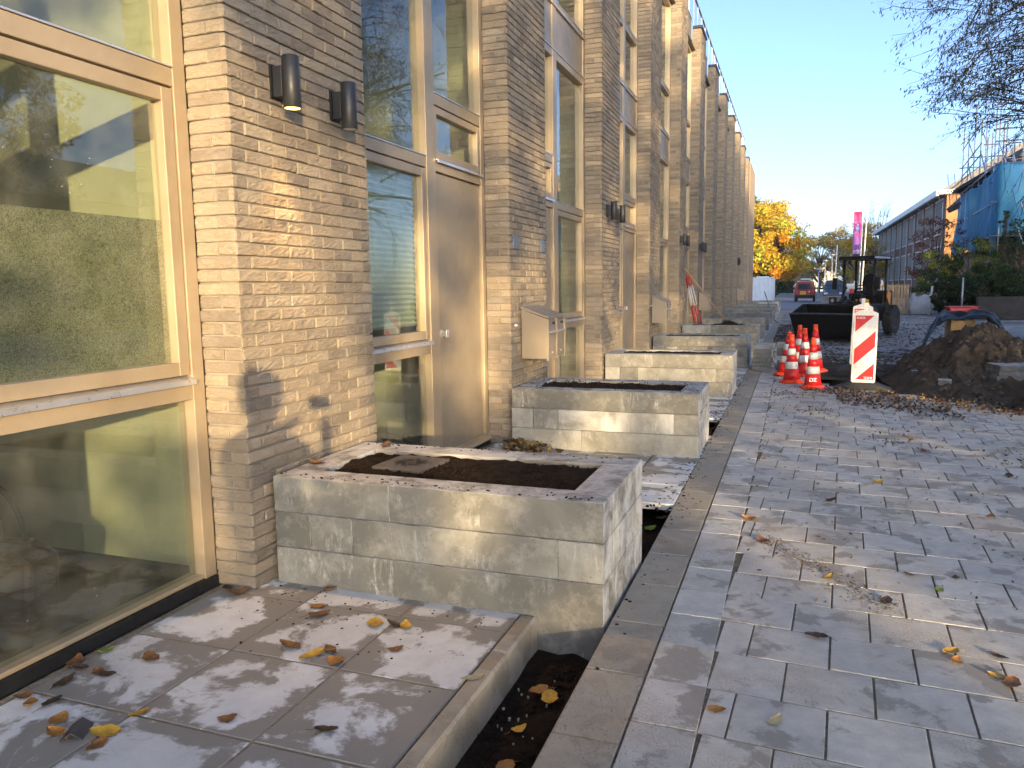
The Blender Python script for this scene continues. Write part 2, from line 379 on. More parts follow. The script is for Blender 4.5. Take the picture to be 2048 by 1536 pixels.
# upstand edging beside the soil strip
e = MB(); yy = -4
while yy < 46:
    if yy < 4 or 4 <= yy < 5 or 8 <= yy < 9: tile(e, -1.222, -1.135, yy+.002, yy+.998 if yy < 3 else 3.405 if yy < 4 else yy+1.55, .003, .22, ch=.012, dz=.006)
    yy += 1
tag(e.build('slab_edging', MT['kerb']), 'sandy concrete edging between terrace slabs and soil strip', kind='structure')
# flat kerb band, block column and pavers
yq = 5.58
t2 = MB()
while yq < 46:
    if not 7.9 < yq < 9.3:
        tile(t2, -1.219, -.79, yq+J, yq+P-J, 0, .05)
    yq += .557
tag(t2.build('narrow_slabs', MT['slab']), 'narrower slabs running up to the kerb between the planters', kind='structure')
k = MB(); yy = -4
while yy < 46:
    tile(k, -.785, -.535, yy+.002, yy+.496, 0, .2, ch=.005); yy += .5
tag(k.build('kerb', MT['kerb']), 'flat dusty concrete kerb band between soil strip and pavers', kind='structure')
p = MB(); yy = -4
def pit_edge(x):
    """far end of the paving, in front of the excavation"""
    return (15.2 if x < .3 else 13.3-.9*(x-.3) if x < 1.6 else 11.9-.9*(x-1.6))+.3*noise.noise(Vector((x*2, 0, 5)))
while yy < 22:
    tile(p, -.525, -.285, yy+.003, yy+.33, 0, .08, dz=.003, tilt=.0015, ch=.002); yy += .333
ROT = R(-3.2); row = 0; yy = -5.0
while yy < 18:
    xx = -2+(.1665 if row % 2 else 0)
    while xx < 12:
        x0, x1, y0, y1 = xx+.003, xx+.33, yy+.003, yy+.33
        cx = -.285; cy = 3.0
        wx = cx+((x0+x1)/2-cx)*math.cos(ROT)-((y0+y1)/2-cy)*math.sin(ROT); wy = cy+((x0+x1)/2-cx)*math.sin(ROT)+((y0+y1)/2-cy)*math.cos(ROT)
        lim = -.276
        if wx-.165 > lim-.02 and wy < pit_edge(wx):
            tile(p, x0+.0015, x1-.0015, y0+.0015, y1-.0015, 0, .08, ROT, cx, cy, dz=.002, tilt=.0009, ch=.002)
        elif wx+.165 > lim+.03 and wy < pit_edge(wx):
            # cut paver against the straight row
            dx = (lim-(wx-.165)); tile(p, x0+dx, x1, y0, y1, -.001, .08, ROT, cx, cy, dz=.002, tilt=.0009, ch=.002)
        xx += .333
    yy += .333; row += 1
tag(p.build('paving', MT['paver']), 'grey square concrete pavers laid in running bond on the street side', kind='structure')
b = MB(); b.box(-.53, .45, -6, 12.6, -.12, -.004); b.box(.451, 12, -6, 10.2, -.12, -.004); b.box(-.53, .2, 12.601, 15.2, -.12, -.004)
MT['dirt'] = mk_sand('joint_dirt', (.15, .13, .1), (.24, .205, .16), (.07, .06, .045))
tag(b.build('paving_sand_bed', MT['dirt']), 'brown sand in the paver joints', kind='structure')
# far verge and grass
v = MB(); v.prism([(-12, 95), (-4.2, 95), (-3.6, 118), (-5.5, 150), (-14, 150)], -.05, .06, 'xy')
tag(v.build('grass_verge', MT['grass']), 'leaf strewn grass verge left of the far road', kind='structure')
# ---------------------------------------------------------------- the building
BX = -2.69; FX = -2.95
PIL = [(-4.85, 1.26), (-.79, 1.26), (3.27, 1.33), (7.33, 1.23), (11.29, 1.22), (15.31, 1.2), (19.46, 1.1), (23.4, 1.22), (27.56, 1.3), (31.68, 1.2), (35.8, 1.15), (39.75, 1.2), (43.6, 1.2), (47.5, 1.2)]
PZ = 8.86
bld = empty('apartment_building', (-2.95, 0, 0), 0, 'long pale brown brick building with deep pillars and bronze window frames', 'building')
BL = Vector((-2.95, 0, 0))
BC = [(.38, .31, .225), (.34, .28, .205), (.41, .345, .255), (.29, .24, .18), (.36, .3, .22), (.42, .35, .26), (.25, .21, .165), (.39, .32, .23), (.32, .265, .2)]
def brick(m, axis, a0, a1, z0, z1, plane, sgn, hi, depth=.03):
    """a hand-moulded brick whose face lies on `plane`; axis 'y' (face looks +x) or 'x' (face looks -y)"""
    c = rnd.choice(BC); k = rnd.uniform(.82, 1.0); m.cc = tuple(min(1, q*k) for q in c)
    nu, nz = (7, 4) if hi else (1, 1)
    off = rnd.uniform(-.004, .004); sk = rnd.uniform(-.0035, .0035)
    z0 += rnd.uniform(-.0015, .0015); z1 += rnd.uniform(-.0015, .0015)
    vs = []; fs = []
    ins = .004; sd = rnd.uniform(0, 100)
    def pt(u, z, d):
        return (plane+sgn*d, u, z) if axis == 'y' else (u, plane+sgn*d, z)
    us = [a0]+[a0+ins+(a1-a0-2*ins)*i/nu for i in range(nu+1)]+[a1]
    zs = [z0]+[z0+ins+(z1-z0-2*ins)*i/nz for i in range(nz+1)]+[z1]
    U, Z = len(us), len(zs)
    for jz, z in enumerate(zs):
        for iu, u in enumerate(us):
            edge = iu in (0, U-1) or jz in (0, Z-1)
            d = off+sk*((iu/(U-1))-.5)*2
            if hi:
                w1 = noise.noise(Vector((u*14+sd, z*30+u*16, sd))); w2 = noise.noise(Vector((u*50, z*70, sd+9)))
                d += (.0075*(abs(w1)-.3)+.002*w2)*(1 if not edge else .6)
                zz = z+(.003*noise.noise(Vector((u*25, sd, z*9))) if edge or 1 else 0)
            else: zz = z
            if edge: d -= .0045
            vs.append(pt(u, zz, d))
    for jz in range(Z-1):
        for iu in range(U-1):
            q = jz*U+iu; fs.append((q, q+1, q+U+1, q+U))
    n0 = m.add(vs, fs)
    bs = [pt(u, z, -depth) for u, z in ((a0, z0), (a1, z0), (a1, z1), (a0, z1))]
    cs = [n0, n0+U-1, n0+U*Z-1, n0+U*(Z-1)]
    ring = [list(range(n0, n0+U)), [n0+U-1+U*j for j in range(Z)], [n0+U*Z-1-i for i in range(U)], [n0+U*(Z-1)-U*j for j in range(Z)]]
    nb = len(m.v); m.v += bs
    for i in range(4):
        m.f.append(tuple(ring[i])+(nb+(i+1) % 4, nb+i)); m.m.append(m.mi); m.c.append(m.cc)
def make_pillar(W, hiz, depth=.26):
    """origin at the pillar's near front corner; front face looks +x at x=0"""
    m = MB(); H = .0685; J = .0105; n = 6; L = W/n; zc = 0; k = 0
    m.cc = (.3, .3, .3)
    while zc+H <= PZ+.001:
        hi = zc < hiz; z0 = zc+J; z1 = zc+H
        # front
        xs_ = []
        if k % 2 == 0:
            a = 0
            for i in range(n): xs_.append((a, a+L)); a += L
        else:
            xs_.append((0, L/2)); a = L/2
            for i in range(n-1): xs_.append((a, a+L)); a += L
            xs_.append((a, W))
        for i, (a, b_) in enumerate(xs_):
            brick(m, 'y', a+(J/2 if i else 0), b_-(J/2 if i < len(xs_)-1 else 0), z0, z1, 0, 1, hi)
        # near side (faces -y) and far side (+y)
        for pl, sg in ((0, -1), (W, 1)):
            hh = hi and sg < 0
            if k % 2: brick(m, 'x', -depth, -.0005, z0, z1, pl, sg, hh)
            else:
                brick(m, 'x', -depth, -.115-J/2, z0, z1, pl, sg, hh); brick(m, 'x', -.115+J/2, -.0005, z0, z1, pl, sg, hh)
        m.mi = 1; m.cc = (.3, .27, .23); m.box(-depth+.002, -.008, .007, W-.007, z0+.0005, z1-.001); m.mi = 0
        zc += H; k += 1
    m.mi = 1; m.box(-depth-.001, -.0145, .0135, W-.0135, 0, PZ)
    return m
mats_p = [MT['brick'], MT['mortar']]
shared = None
for i, (y0, W) in enumerate(PIL):
    if i in (2, 3): o = make_pillar(W, 3.9 if i == 2 else 5.2).build('brick_pillar', mats_p, bld)
    elif shared is None:
        o = make_pillar(1.22, 0).build('brick_pillar', mats_p, bld); shared = o
    else:
        o = shared.copy(); COL.objects.link(o); o.scale = (1, W/1.22, 1)
    o.parent = bld; o.location = (BX+2.95, y0, 0)
    cap = mesh_box('pillar_cap', MT['dark'], (FX+.02-FX, BX+.035+2.95, y0-.03, y0+W+.03, PZ+.002, PZ+.075), bld)
    if i+1 < len(PIL):
        # party wall and rooms behind
        mesh_box('party_wall', None or MT.setdefault('room', simple('room_wall', (.42, .415, .32), .9, 0, .05, 2)), (-6.2+2.95, -.1, y0+.18, y0+W-.1, 0, 8.8), bld, 0)
sl_ = MB()
for z0, z1 in ((-.05, -.001), (4.58, 5.14), (8.3, 8.6)): sl_.box(-3.3, -.16, -4.8, 48.5, z0, z1)
sl_.build('floor_slab', MT.setdefault('slabi', simple('interior_floor', (.1, .09, .07), .6, 0, .2, 3)), bld)
mesh_box('back_wall', MT['room'], (-3.5, -3.3, -4.8, 48.6, 0, 9.1), bld, 0)
def bay(y0, y1, mirror, first=False):
    """the glazed bay between two pillars; u runs from the window side"""
    W = y1-y0
    def U(a, b_):
        a, b_ = (a, b_) if not mirror else (W-b_, W-a); return y0+a, y0+b_
    f = MB(); X0, X1 = -.11, 0.0
    def bx(a, b_, z0, z1, x1=X1, x0=X0):
        ya, yb = U(a, b_); f.box(x0, x1, ya, yb, z0, z1)
    pa, pb = W*.535, W*.585           # post between window and door
    JW = .085; PW0 = pa-.035; PW1 = pb+.0
    zt = 8.25
    bx(0, JW, .06, zt); bx(W-JW, W, .06, zt); bx(PW0, PW1, .06, zt, .004)
    e_ = .0005
    for z0, z1 in ((1.045, 1.155), (2.625, 2.715), (4.5, 4.6), (5.13, 5.2), (6.14, 6.235), (8.18, zt)):
        bx(JW+e_, PW0-e_, z0, z1, -.003)
    for z0, z1 in ((2.62, 2.72), (3.18, 3.275), (4.5, 4.6), (5.13, 5.2), (6.14, 6.235), (8.18, zt)):
        bx(PW1+e_, W-JW-e_, z0, z1, -.003)
    bx(JW+e_, PW0-e_, .062, .085, -.012)
    # slim rebates around the fixed glass
    fr = f.build('window_frame', MT['frame'], bld, bev=.004)
    bl = mesh_box('base_strip', MT['black'], (-.12, .012, y0+.001, y1-.001, 0, .06), fr, .002)
    def pane(a, b_, z0, z1, mt='glass', x=-.062):
        ya, yb = U(a, b_); mesh_box('glass_pane', MT[mt], (x-.004, x, ya, yb, z0, z1), fr, 0)
    def ring(a, b_, z0, z1, wd, x0, x1, name='casement'):
        m = MB(); ya, yb = U(a, b_)
        m.box(x0, x1, ya, ya+wd, z0, z1); m.box(x0, x1, yb-wd, yb, z0, z1)
        m.box(x0, x1-.001, ya+wd+.0003, yb-wd-.0003, z0, z0+wd); m.box(x0, x1-.001, ya+wd+.0003, yb-wd-.0003, z1-wd, z1)
        return m.build(name, MT['frame'], fr, bev=.004)
    ring(JW+.006, PW0-.006, 1.175, 2.615, .07, -.075, -.008)
    ring(PW1+.006, W-JW-.006, 2.735, 3.17, .06, -.075, -.008)
    a0, a1, b0, b1 = JW, PW0, PW1, W-JW
    pane(a0+.006, a1-.006, .085, 1.044)
    pane(a0+.07, a1-.07, 1.24, 2.55, 'glass', -.055)
    pane(a0, a1, 2.716, 4.499); pane(b0+.06, b1-.06, 2.79, 3.115, 'glass', -.055); pane(b0, b1, 3.276, 4.499)
    for q0, q1 in ((a0, a1), (b0, b1)):
        pane(q0, q1, 5.201, 6.139, 'glass2'); pane(q0, q1, 6.236, 8.179, 'glass2')
    for a, b_, z in ((a0+.002, a1-.002, 1.157), (b0+.002, b1-.002, 2.722)):
        d = MB(); ya, yb = U(a, b_); d.prism([(-.06, z), (.022, z-.012), (.026, z-.03), (.03, z-.03), (.028, z-.004), (-.06, z+.016)], ya, yb, 'xz'); d.build('drip_sill', MT['alu'], fr)
    for a, b_, z in ((a0+.002, a1-.002, 2.718), (b0+.002, b1-.002, 3.277), (a0+.002, a1-.002, 5.203), (b0+.002, b1-.002, 5.203), (a0+.002, a1-.002, 6.237), (b0+.002, b1-.002, 6.237)):
        d = MB(); ya, yb = U(a, b_); d.prism([(-.05, z), (.004, z), (.004, z+.008), (-.05, z+.022)], ya, yb, 'xz'); d.build('drip_sill', MT['alu'], fr)
    ya, yb = U(0, W); mesh_box('spandrel_panel', MT['door'], (-.1, -.012, ya+.002, yb-.002, 4.602, 5.128), bld, .003)
    m = MB(); m.prism([(-.03, 5.129), (.02, 5.122), (.02, 5.13), (-.03, 5.142)], ya+.003, yb-.003, 'xz'); m.prism([(-.03, 4.59), (.012, 4.588), (.012, 4.598), (-.03, 4.601)], ya+.003, yb-.003, 'xz')
    m.build('drip_strip', MT['alu'], bld)
    ya, yb = U(b0+.012, b1-.012)
    dr = mesh_box('door', MT['door'], (-.085, -.03, ya, yb, .1, 2.612), bld, .004)
    th = MB(); ya2, yb2 = U(b0+.001, b1-.001); th.prism([(-.1, .0605), (.06, .0605), (.07, .07), (.055, .1), (-.02, .112), (-.1, .112)], ya2, yb2, 'xz'); th.build('threshold', MT['alu'] if 0 else MT['frame'], bld, bev=.004)
    h = MB(); yh = U(b0+.075, b0+.1)[0 if not mirror else 1]; sy = 1 if not mirror else -1
    h.prism([(-.031, 1.165), (-.02, 1.165), (.004, 1.18), (.03, 1.17), (.036, 1.2), (.03, 1.235), (.004, 1.22), (-.02, 1.235), (-.031, 1.235)], yh-.002, yh+sy*.028, 'xz')
    h.box(.028, .038, yh-.006, yh+sy*.05, 1.168, 1.237)
    h.build('door_handle', MT['alu'], dr, bev=.003)
    # lintel, parapet and coping
    pw = MB(); pw.cc = (.2, .18, .16); pw.box(-.13, -.02, y0+.001, y1-.001, 8.28, 9.12); pw.build('parapet', MT['door'] if 0 else MT.setdefault('panel', simple('dark_parapet_panel', (.17, .155, .14), .7, 0, .15, 3)), bld, bev=.003)
    mesh_box('lintel', MT['dark'], (-.14, .1, y0+.0015, y1-.0015, 8.262, 8.279), bld, 0)
    mesh_box('coping', MT['alu'], (-.14, .0, y0-.001, y1+.001, 9.121, 9.16), bld, .003)
    rl = MB(); yc = y0-.6
    for yq in (y0-.58, y0+.42, y0+1.42, y0+2.42): rl.box(-.05, -.02, yq, yq+.05, 8.94, 9.98)
    rl.box(-.065, -.01, y0-.62, y1+.62, 9.98, 10.02)
    rp = rl.build('roof_railing', MT['galv'], bld)
    for q in range(4):
        mesh_box('railing_glass', MT['glass'], (-.045, -.037, y0-.5+q*1.0, y0+.4+q*1.0, 9.17 if q not in (0, 3) else 9.17, 9.95), rp, 0)
    return fr
bays = []
for i in range(len(PIL)-1):
    y0 = PIL[i][0]+PIL[i][1]; y1 = PIL[i+1][0]
    bays.append((y0, y1, i % 2 == 1))
for i, (a, b_, mi) in enumerate(bays): bay(a, b_, mi)
fl = bays[1]
mesh_box('frosted_film', MT['frost'], (-.0655, -.0645, fl[0]+1.2, fl[1]-.16, 1.245, 1.965), bld, 0)
# end projection in sun
ew = MB(); ew.cc = (.36, .28, .19); ew.box(-3, .14, 52, 58, 0, 9.3); ew.build('end_wall', MT.setdefault('wallbrick', None) or MT['brick'], bld)
lk = MB(); lk.box(-3, -.2, 48.7, 52, 0, 9.0); lk.build('link_wall', MT['panel'], bld)
# ---------------------------------------------------------------- pleated blind, bag
m = MB(); a, b_ = bays[2][0]+.17, bays[2][0]+1.36; zz = 2.5; pts = []
q = 0
while zz > 1.27: pts.append((-3.045-(.026 if q % 2 else 0), zz)); zz -= .022; q += 1
n = len(pts); vs = [(x, a, z) for x, z in pts]+[(x, b_, z) for x, z in pts]
m.add(vs, [(i, i+1, n+i+1, n+i) for i in range(n-1)])
tb = simple('blind_fabric', (.42, .47, .45), .8, 0, .05, 5)
tag(m.build('pleated_blind', tb), 'grey green pleated blind drawn down behind the window beside the first door', 'blind')
bg_ = empty('handbag', (-3.75, 2.55, 0), .3, 'dark bag with curved handles on the floor behind the lower window', 'bag')
m = MB(); m.prism([(-.3, 0), (.3, 0), (.33, .3), (.22, .38), (-.22, .38), (-.33, .3)], -.12, .12, 'xz'); m.build('bag_body', MT['black'], bg_, bev=.03)
for s in (-.07, .07):
    m = MB(); m.tube([(.16*math.cos(x)+.02, s, .36+.3*math.sin(x)) for x in [math.pi*k/12 for k in range(13)]], .014); m.build('handle', MT['black'], bg_)
# ---------------------------------------------------------------- wall fittings
def lamp(y, z, lit=False, label=''):
    L = empty('wall_lamp', (BX, y, z), 0, label, 'wall lamp', 'cylindrical wall lamps on the brick pillars')
    mesh_box('back_plate', MT['black'], (.003, .012, -.047, .047, -.085, .095), L, .002)
    mesh_box('bracket', MT['dark'], (.0125, .07, -.03, .03, -.075, .085), L, .003)
    m = MB(); m.lathe([(.0, .135), (.044, .135), (.047, .132), (.047, -.135), (.044, -.138), (.041, -.135), (.041, -.11), (.0, -.11)], (.11, 0, .0), 28)
    m.build('tube', MT['dark'], L, smooth=False, bev=0)
    for p_ in L.children[-1].data.polygons: p_.use_smooth = abs(p_.normal.z) < .5
    d = MB(); d.lathe([(0, -.1365), (.041, -.1365), (.041, -.134), (0, -.134)], (.11, 0, 0), 20)
    if lit:
        t_ = NT('lamp_glow'); t_.set(col=(1, .8, .3), em=(1, .66, .16), es=1.6)
        d.build('bulb', t_.m, L)
        ld = bpy.data.lights.new('lamp_light', 'SPOT'); ld.energy = 26; ld.color = (1, .55, .16); ld.spot_size = R(74); ld.spot_blend = .8; ld.shadow_soft_size = .02
        lo_ = bpy.data.objects.new('lamp_light', ld); COL.objects.link(lo_); lo_.parent = L; lo_.location = (.11, 0, -.15); lo_.rotation_euler = (0, R(-14), 0)
    else: d.build('bulb', MT['alu'], L)
lamp(3.65, 2.72, True, 'lit dark cylinder wall lamp on the first brick pillar, glowing yellow below')
lamp(4.225, 2.715, False, 'unlit dark cylinder wall lamp beside the first door, right of the glowing one')
for i, y in ((4, 11.6), (4, 12.21), (6, 19.55), (6, 20.25), (8, 23.9+3.95), (8, 28.5)):
    pass
LN = {4: 'third', 6: 'fifth', 8: 'seventh'}
for i, y, side in ((4, 11.6, 'nearer'), (4, 12.21, 'farther'), (6, 19.58, 'nearer'), (6, 20.22, 'farther'), (7, 23.62, 'nearer'), (7, 24.24, 'farther')):
    nm = {4: 'third', 6: 'fifth', 7: 'sixth'}[i]
    lamp(y, 2.735, False, '%s of the two dark cylinder lamps on the %s brick pillar' % (side, nm))
al = empty('alarm_bell', (BX, 40.2, 2.75), 0, 'round black fitting high on a far brick pillar', 'wall fitting')
m = MB(); m.lathe([(0, .002), (.2, .002), (.2, .05), (.17, .1), (.08, .14), (0, .15)], n=24, axis='x'); m.build('dome', MT['black'], al, smooth=True)
def mailbox(y, label, n=2, flap=True):
    L = empty('mailbox', (BX, y, 0), 0, label, 'mailbox', 'double mailboxes on the brick pillars')
    z0, zb, zf, D, Wd_ = .862, 1.412, 1.3, .30, .62
    m = MB(); m.prism([(.012, z0), (D-.012, z0), (D-.012, zf-.02), (.012, zb-.03)], 0, Wd_, 'xz'); m.build('body', MT['mb'], L, bev=.004)
    m = MB(); m.prism([(.004, zb-.028), (D+.012, zf-.018), (D+.012, zf-.002), (.004, zb)], -.006, Wd_+.006, 'xz'); m.build('lid', MT['mb'], L, bev=.003)
    m = MB()
    for a in (-.004, Wd_/2-.008, Wd_-.012): m.box(D-.011, D+.012, a, a+.016, z0-.02, zf-.024)
    m.build('divider', MT['mb'], L, bev=.002)
    for a in (.014, Wd_/2+.01):
        mesh_box('door_panel', MT['mb'], (D-.0115, D+.001, a, a+Wd_/2-.026, z0+.002, zf-.16), L, .003)
        mesh_box('slot_flap', MT['mb'], (D-.0115, D-.001, a+.004, a+Wd_/2-.03, zf-.15, zf-.045), L, .003)
        mesh_box('name_plate', MT['black'], (D-.0008, D+.002, a+.15, a+.24, zf-.085, zf-.06), L, .001)
        m = MB(); m.prism([(D-.01, zf-.158), (D+.03, zf-.168), (D+.032, zf-.163), (D-.01, zf-.148)], a+.005, a+Wd_/2-.03, 'xz'); m.build('slot_lip', MT['alu'], L)
        m = MB(); m.lathe([(0, 0), (.009, 0), (.009, .012), (0, .012)], (D+.001, a+.14, z0+.06), 12, 'x'); m.build('lock', MT['alu'], L)
    return L
MT['mb'] = simple('mailbox_steel', (.36, .3, .225), .42, .35, .05, 3, .04, 300)
mailbox(7.615, 'bronze double mailbox with sloping lid on the second brick pillar, nearest')
mailbox(15.54, 'bronze double mailbox with sloping lid on the fourth brick pillar')
mailbox(23.65, 'bronze mailbox on the sixth brick pillar behind the wooden tool handle')
mailbox(40.0, 'smallest bronze mailbox, far along the facade near the white container')
MT['plate'] = simple('number_plate', (.27, .3, .34), .4, .5, .05, 3)
def plate(y, z, label, w_=.13, h_=.13):
    L = mesh_box('house_number_plate', MT['plate'], (BX+.006, BX+.014, y, y+w_, z, z+h_), None, .002)
    tag(L, label, 'number plate', 'blank number plates on the brick pillars')
plate(7.40, 2.0, 'small grey square plate at the left edge of the second brick pillar', .15)
plate(8.31, 2.0, 'small grey square plate at the right edge of the second brick pillar', .14)
plate(15.36, 2.0, 'small grey plate at the left edge of the fourth brick pillar'); plate(16.33, 2.0, 'small grey plate at the right edge of the fourth brick pillar')
def bell(y, label):
    L = empty('doorbell', (BX, y, 1.22), 0, label, 'doorbell', 'small metal doorbells by the mailboxes')
    m = MB(); m.lathe([(0, 0.002), (.022, .002), (.022, .012), (.014, .016), (.014, .03), (0, .034)], n=18, axis='x'); m.build('button', MT['alu'], L, smooth=True)
bell(7.45, 'small round metal doorbell left of the nearest mailbox'); bell(15.42, 'small round metal doorbell left of the second mailbox')
# ---------------------------------------------------------------- planters
def soil_patch(x0, x1, y0, y1, z, amp, seed, nx_=40, ny_=16):
    m = MB(); vs = []
    for j in range(ny_+1):
        for i in range(nx_+1):
            x = x0+(x1-x0)*i/nx_; y = y0+(y1-y0)*j/ny_
            d = noise.noise(Vector((x*5, y*5, seed)))*amp+noise.noise(Vector((x*22, y*22, seed)))*amp*.7+noise.noise(Vector((x*60, y*60, seed)))*amp*.35
            vs.append((x, y, z+d))
    m.add(vs, [(j*(nx_+1)+i, j*(nx_+1)+i+1, (j+1)*(nx_+1)+i+1, (j+1)*(nx_+1)+i) for j in range(ny_) for i in range(nx_)])
    return m
PW, PD = 1.86, .985
def make_planter():
    """origin: near wall-side corner on the ground"""
    r = empty('concrete_planter', (0, 0, 0))
    T = .2; H = .2; e_ = .0028
    def blk(x0, x1, y0, y1, z0, z1):
        o = MB(); jx = rnd.uniform(-.0025, .0025); jy = rnd.uniform(-.002, .004)
        cx, cy, cz = (x0+x1)/2, (y0+y1)/2, (z0+z1)/2
        o.box(x0-cx+e_, x1-cx-e_, y0-cy+e_, y1-cy-e_, z0-cz+e_*(0 if z0 <= 0 else 1), z1-cz-.001)
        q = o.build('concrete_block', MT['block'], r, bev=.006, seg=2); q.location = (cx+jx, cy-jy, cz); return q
    z = [-.2, .2, .4, .6]
    for c, fj, bj in ((0, [0, .73, PW], [0, .9, PW]), (1, [0, .23, .49, 1.63, PW], [.2, 1.2, PW-.2]), (2, [0, .72, PW], [0, 1.15, PW])):
        z0, z1 = z[c], z[c+1]
        full_front = c != 1
        for i in range(len(fj)-1): blk(fj[i], fj[i+1], 0, T, z0, z1)
        if full_front:
            for i in range(len(bj)-1): blk(bj[i], bj[i+1], PD-T, PD, z0, z1)
            blk(0, T, T, PD-T, z0, z1); blk(PW-T, PW, T, PD-T-(.0 if c else .0), z0, z1)
        else:
            blk(0, T, T, PD, z0, z1); blk(PW-T, PW, T, PD, z0, z1)
            for i in range(len(bj)-1): blk(bj[i], bj[i+1], PD-T, PD, z0, z1)
    soil_patch(T, PW-T, T, PD-T, .578, .022, 3).build('soil', MT['soil'], r, smooth=True)
    return r
PY = [3.41, 7.22, 11.35, 15.55, 19.9, 24.1, 28.4, 33.2, 37.9, 42.0, 46.5, 50.8]
pl0 = make_planter(); ordn = ['nearest', 'second', 'third', 'fourth', 'fifth', 'sixth', 'seventh', 'eighth', 'ninth', 'tenth', 'eleventh', 'farthest']
extra = ['filled with dark soil around a drain cover', 'beside the nearest mailbox', 'with sunlit patches, behind the second one', 'in front of the second mailbox pillar', 'with a rake standing in its soil', 'by the red and white poles', 'behind the rake', 'in the far row', 'in the far row before the white container', 'in the far row before the white container', 'in the far row before the white container', 'next to the white container']
for i, y in enumerate(PY):
    o = pl0 if i == 0 else copy_tree(pl0)
    o.location = (-2.66, y, 0)
    tag(o, '%s grey concrete block planter %s' % (ordn[i], extra[i]), 'planter', 'concrete block planters along the facade')
# drain cover with swirl slots
dc = empty('drain_cover', (-2.08, 3.94, .596), R(-4), 'square grey cover with swirling slots lying in the nearest planter', 'cover')
m = MB(); m.box(-.165, .165, -.165, .165, -.02, .0); m.build('plate', MT.setdefault('cov', simple('grey_plastic_cover', (.11, .1, .09), .6, 0, .15, 10, .2, 60)), dc, bev=.003)
m = MB()
for k_ in range(8):
    a = k_*math.pi/4; pts = [((.03+.085*q)*math.cos(a+q*1.3), (.03+.085*q)*math.sin(a+q*1.3), .0025) for q in [j/6 for j in range(7)]]
    for i in range(6):
        p0, p1 = Vector(pts[i]), Vector(pts[i+1]); d_ = (p1-p0).normalized(); nn = Vector((-d_.y, d_.x, 0))*.012*math.sin(math.pi*(i+.5)/6+.25)
        m.add([p0+nn, p0-nn, p1-nn, p1+nn], [(0, 1, 2, 3)])
m.lathe([(0, .0005), (.014, .0005), (.014, .0015), (0, .0015)], n=14)
m.build('slots', MT['black'], dc)
# ---------------------------------------------------------------- leaves and trees
def mk_leaf(name='foliage', tl=.35):
    t = NT(name); a = attr(t); t.set(col=a, rough=.6, spec=.2)
    if tl:
        tr = t.n('ShaderNodeBsdfTranslucent'); t.l(a, tr.inputs[0]); mx = t.n('ShaderNodeMixShader'); mx.inputs[0].default_value = tl
        t.l(t.b.outputs[0], mx.inputs[1]); t.l(tr.outputs[0], mx.inputs[2]); t.l(mx.outputs[0], t.o.inputs[0])
    return t.m
MT['leaf'] = mk_leaf(); MT['litter'] = mk_leaf('leaf_litter', .12)
MT['bark'] = simple('bark', (.1, .08, .06), .9, 0, .25, 6, .5, 40)
MT['twig'] = simple('twig', (.07, .055, .045), .8, 0, .2, 6)
def quads(name, pos, nrm, size, cols, mat, parent=None, asp=1.0, loc=(0, 0, 0)):
    """one mesh of many small leaf faces (numpy arrays)"""
    n = len(pos); rg = np.random.RandomState(n % 1000+5)
    nrm = nrm/np.maximum(np.linalg.norm(nrm, axis=1, keepdims=True), 1e-6)
    a = np.cross(nrm, rg.normal(size=(n, 3))); a /= np.maximum(np.linalg.norm(a, axis=1, keepdims=True), 1e-6); b = np.cross(nrm, a)
    s = (size*rg.uniform(.6, 1.3, n))[:, None]
    bend = nrm*s*rg.uniform(-.5, .5, n)[:, None]
    v = np.stack([pos-a*s, pos-b*s*.55*asp+bend, pos+a*s, pos+b*s*.55*asp+bend], 1).reshape(-1, 3)
    me = bpy.data.meshes.new(name); me.vertices.add(4*n); me.vertices.foreach_set('co', v.ravel())
    me.loops.add(4*n); me.loops.foreach_set('vertex_index', np.arange(4*n, dtype=np.int32))
    me.polygons.add(n); me.polygons.foreach_set('loop_start', np.arange(0, 4*n, 4, dtype=np.int32)); me.polygons.foreach_set('loop_total', np.full(n, 4, np.int32))
    at = me.color_attributes.new('bc', 'FLOAT_COLOR', 'CORNER')
    c = np.concatenate([cols, np.ones((n, 1))], 1); at.data.foreach_set('color', np.repeat(c, 4, 0).ravel().astype(np.float32))
    me.materials.append(mat); me.update(calc_edges=True)
    o = bpy.data.objects.new(name, me); COL.objects.link(o); o.parent = parent; o.location = loc
    return o
def pick(rg, pal, n, jit=.2):
    p_ = np.array(pal); i = rg.randint(0, len(pal), n); return np.clip(p_[i]*rg.uniform(1-jit, 1+jit, (n, 1)), 0, 1)
def clumps(rg, cl, per, sz):
    pos = []; nr = []; ids = []
    for i, (c, r_) in enumerate(cl):
        k_ = max(3, int(per*(r_**2)))
        d = rg.normal(size=(k_, 3)); d /= np.linalg.norm(d, axis=1, keepdims=True)
        rad = r_*rg.uniform(.35, 1.0, k_)[:, None]**.6
        pos.append(np.array(c)+d*rad*np.array([1, 1, .75])); nr.append(d+rg.normal(size=(k_, 3))*.7+np.array([0, 0, .3])); ids += [i]*k_
    return np.concatenate(pos), np.concatenate(nr), np.array(ids)
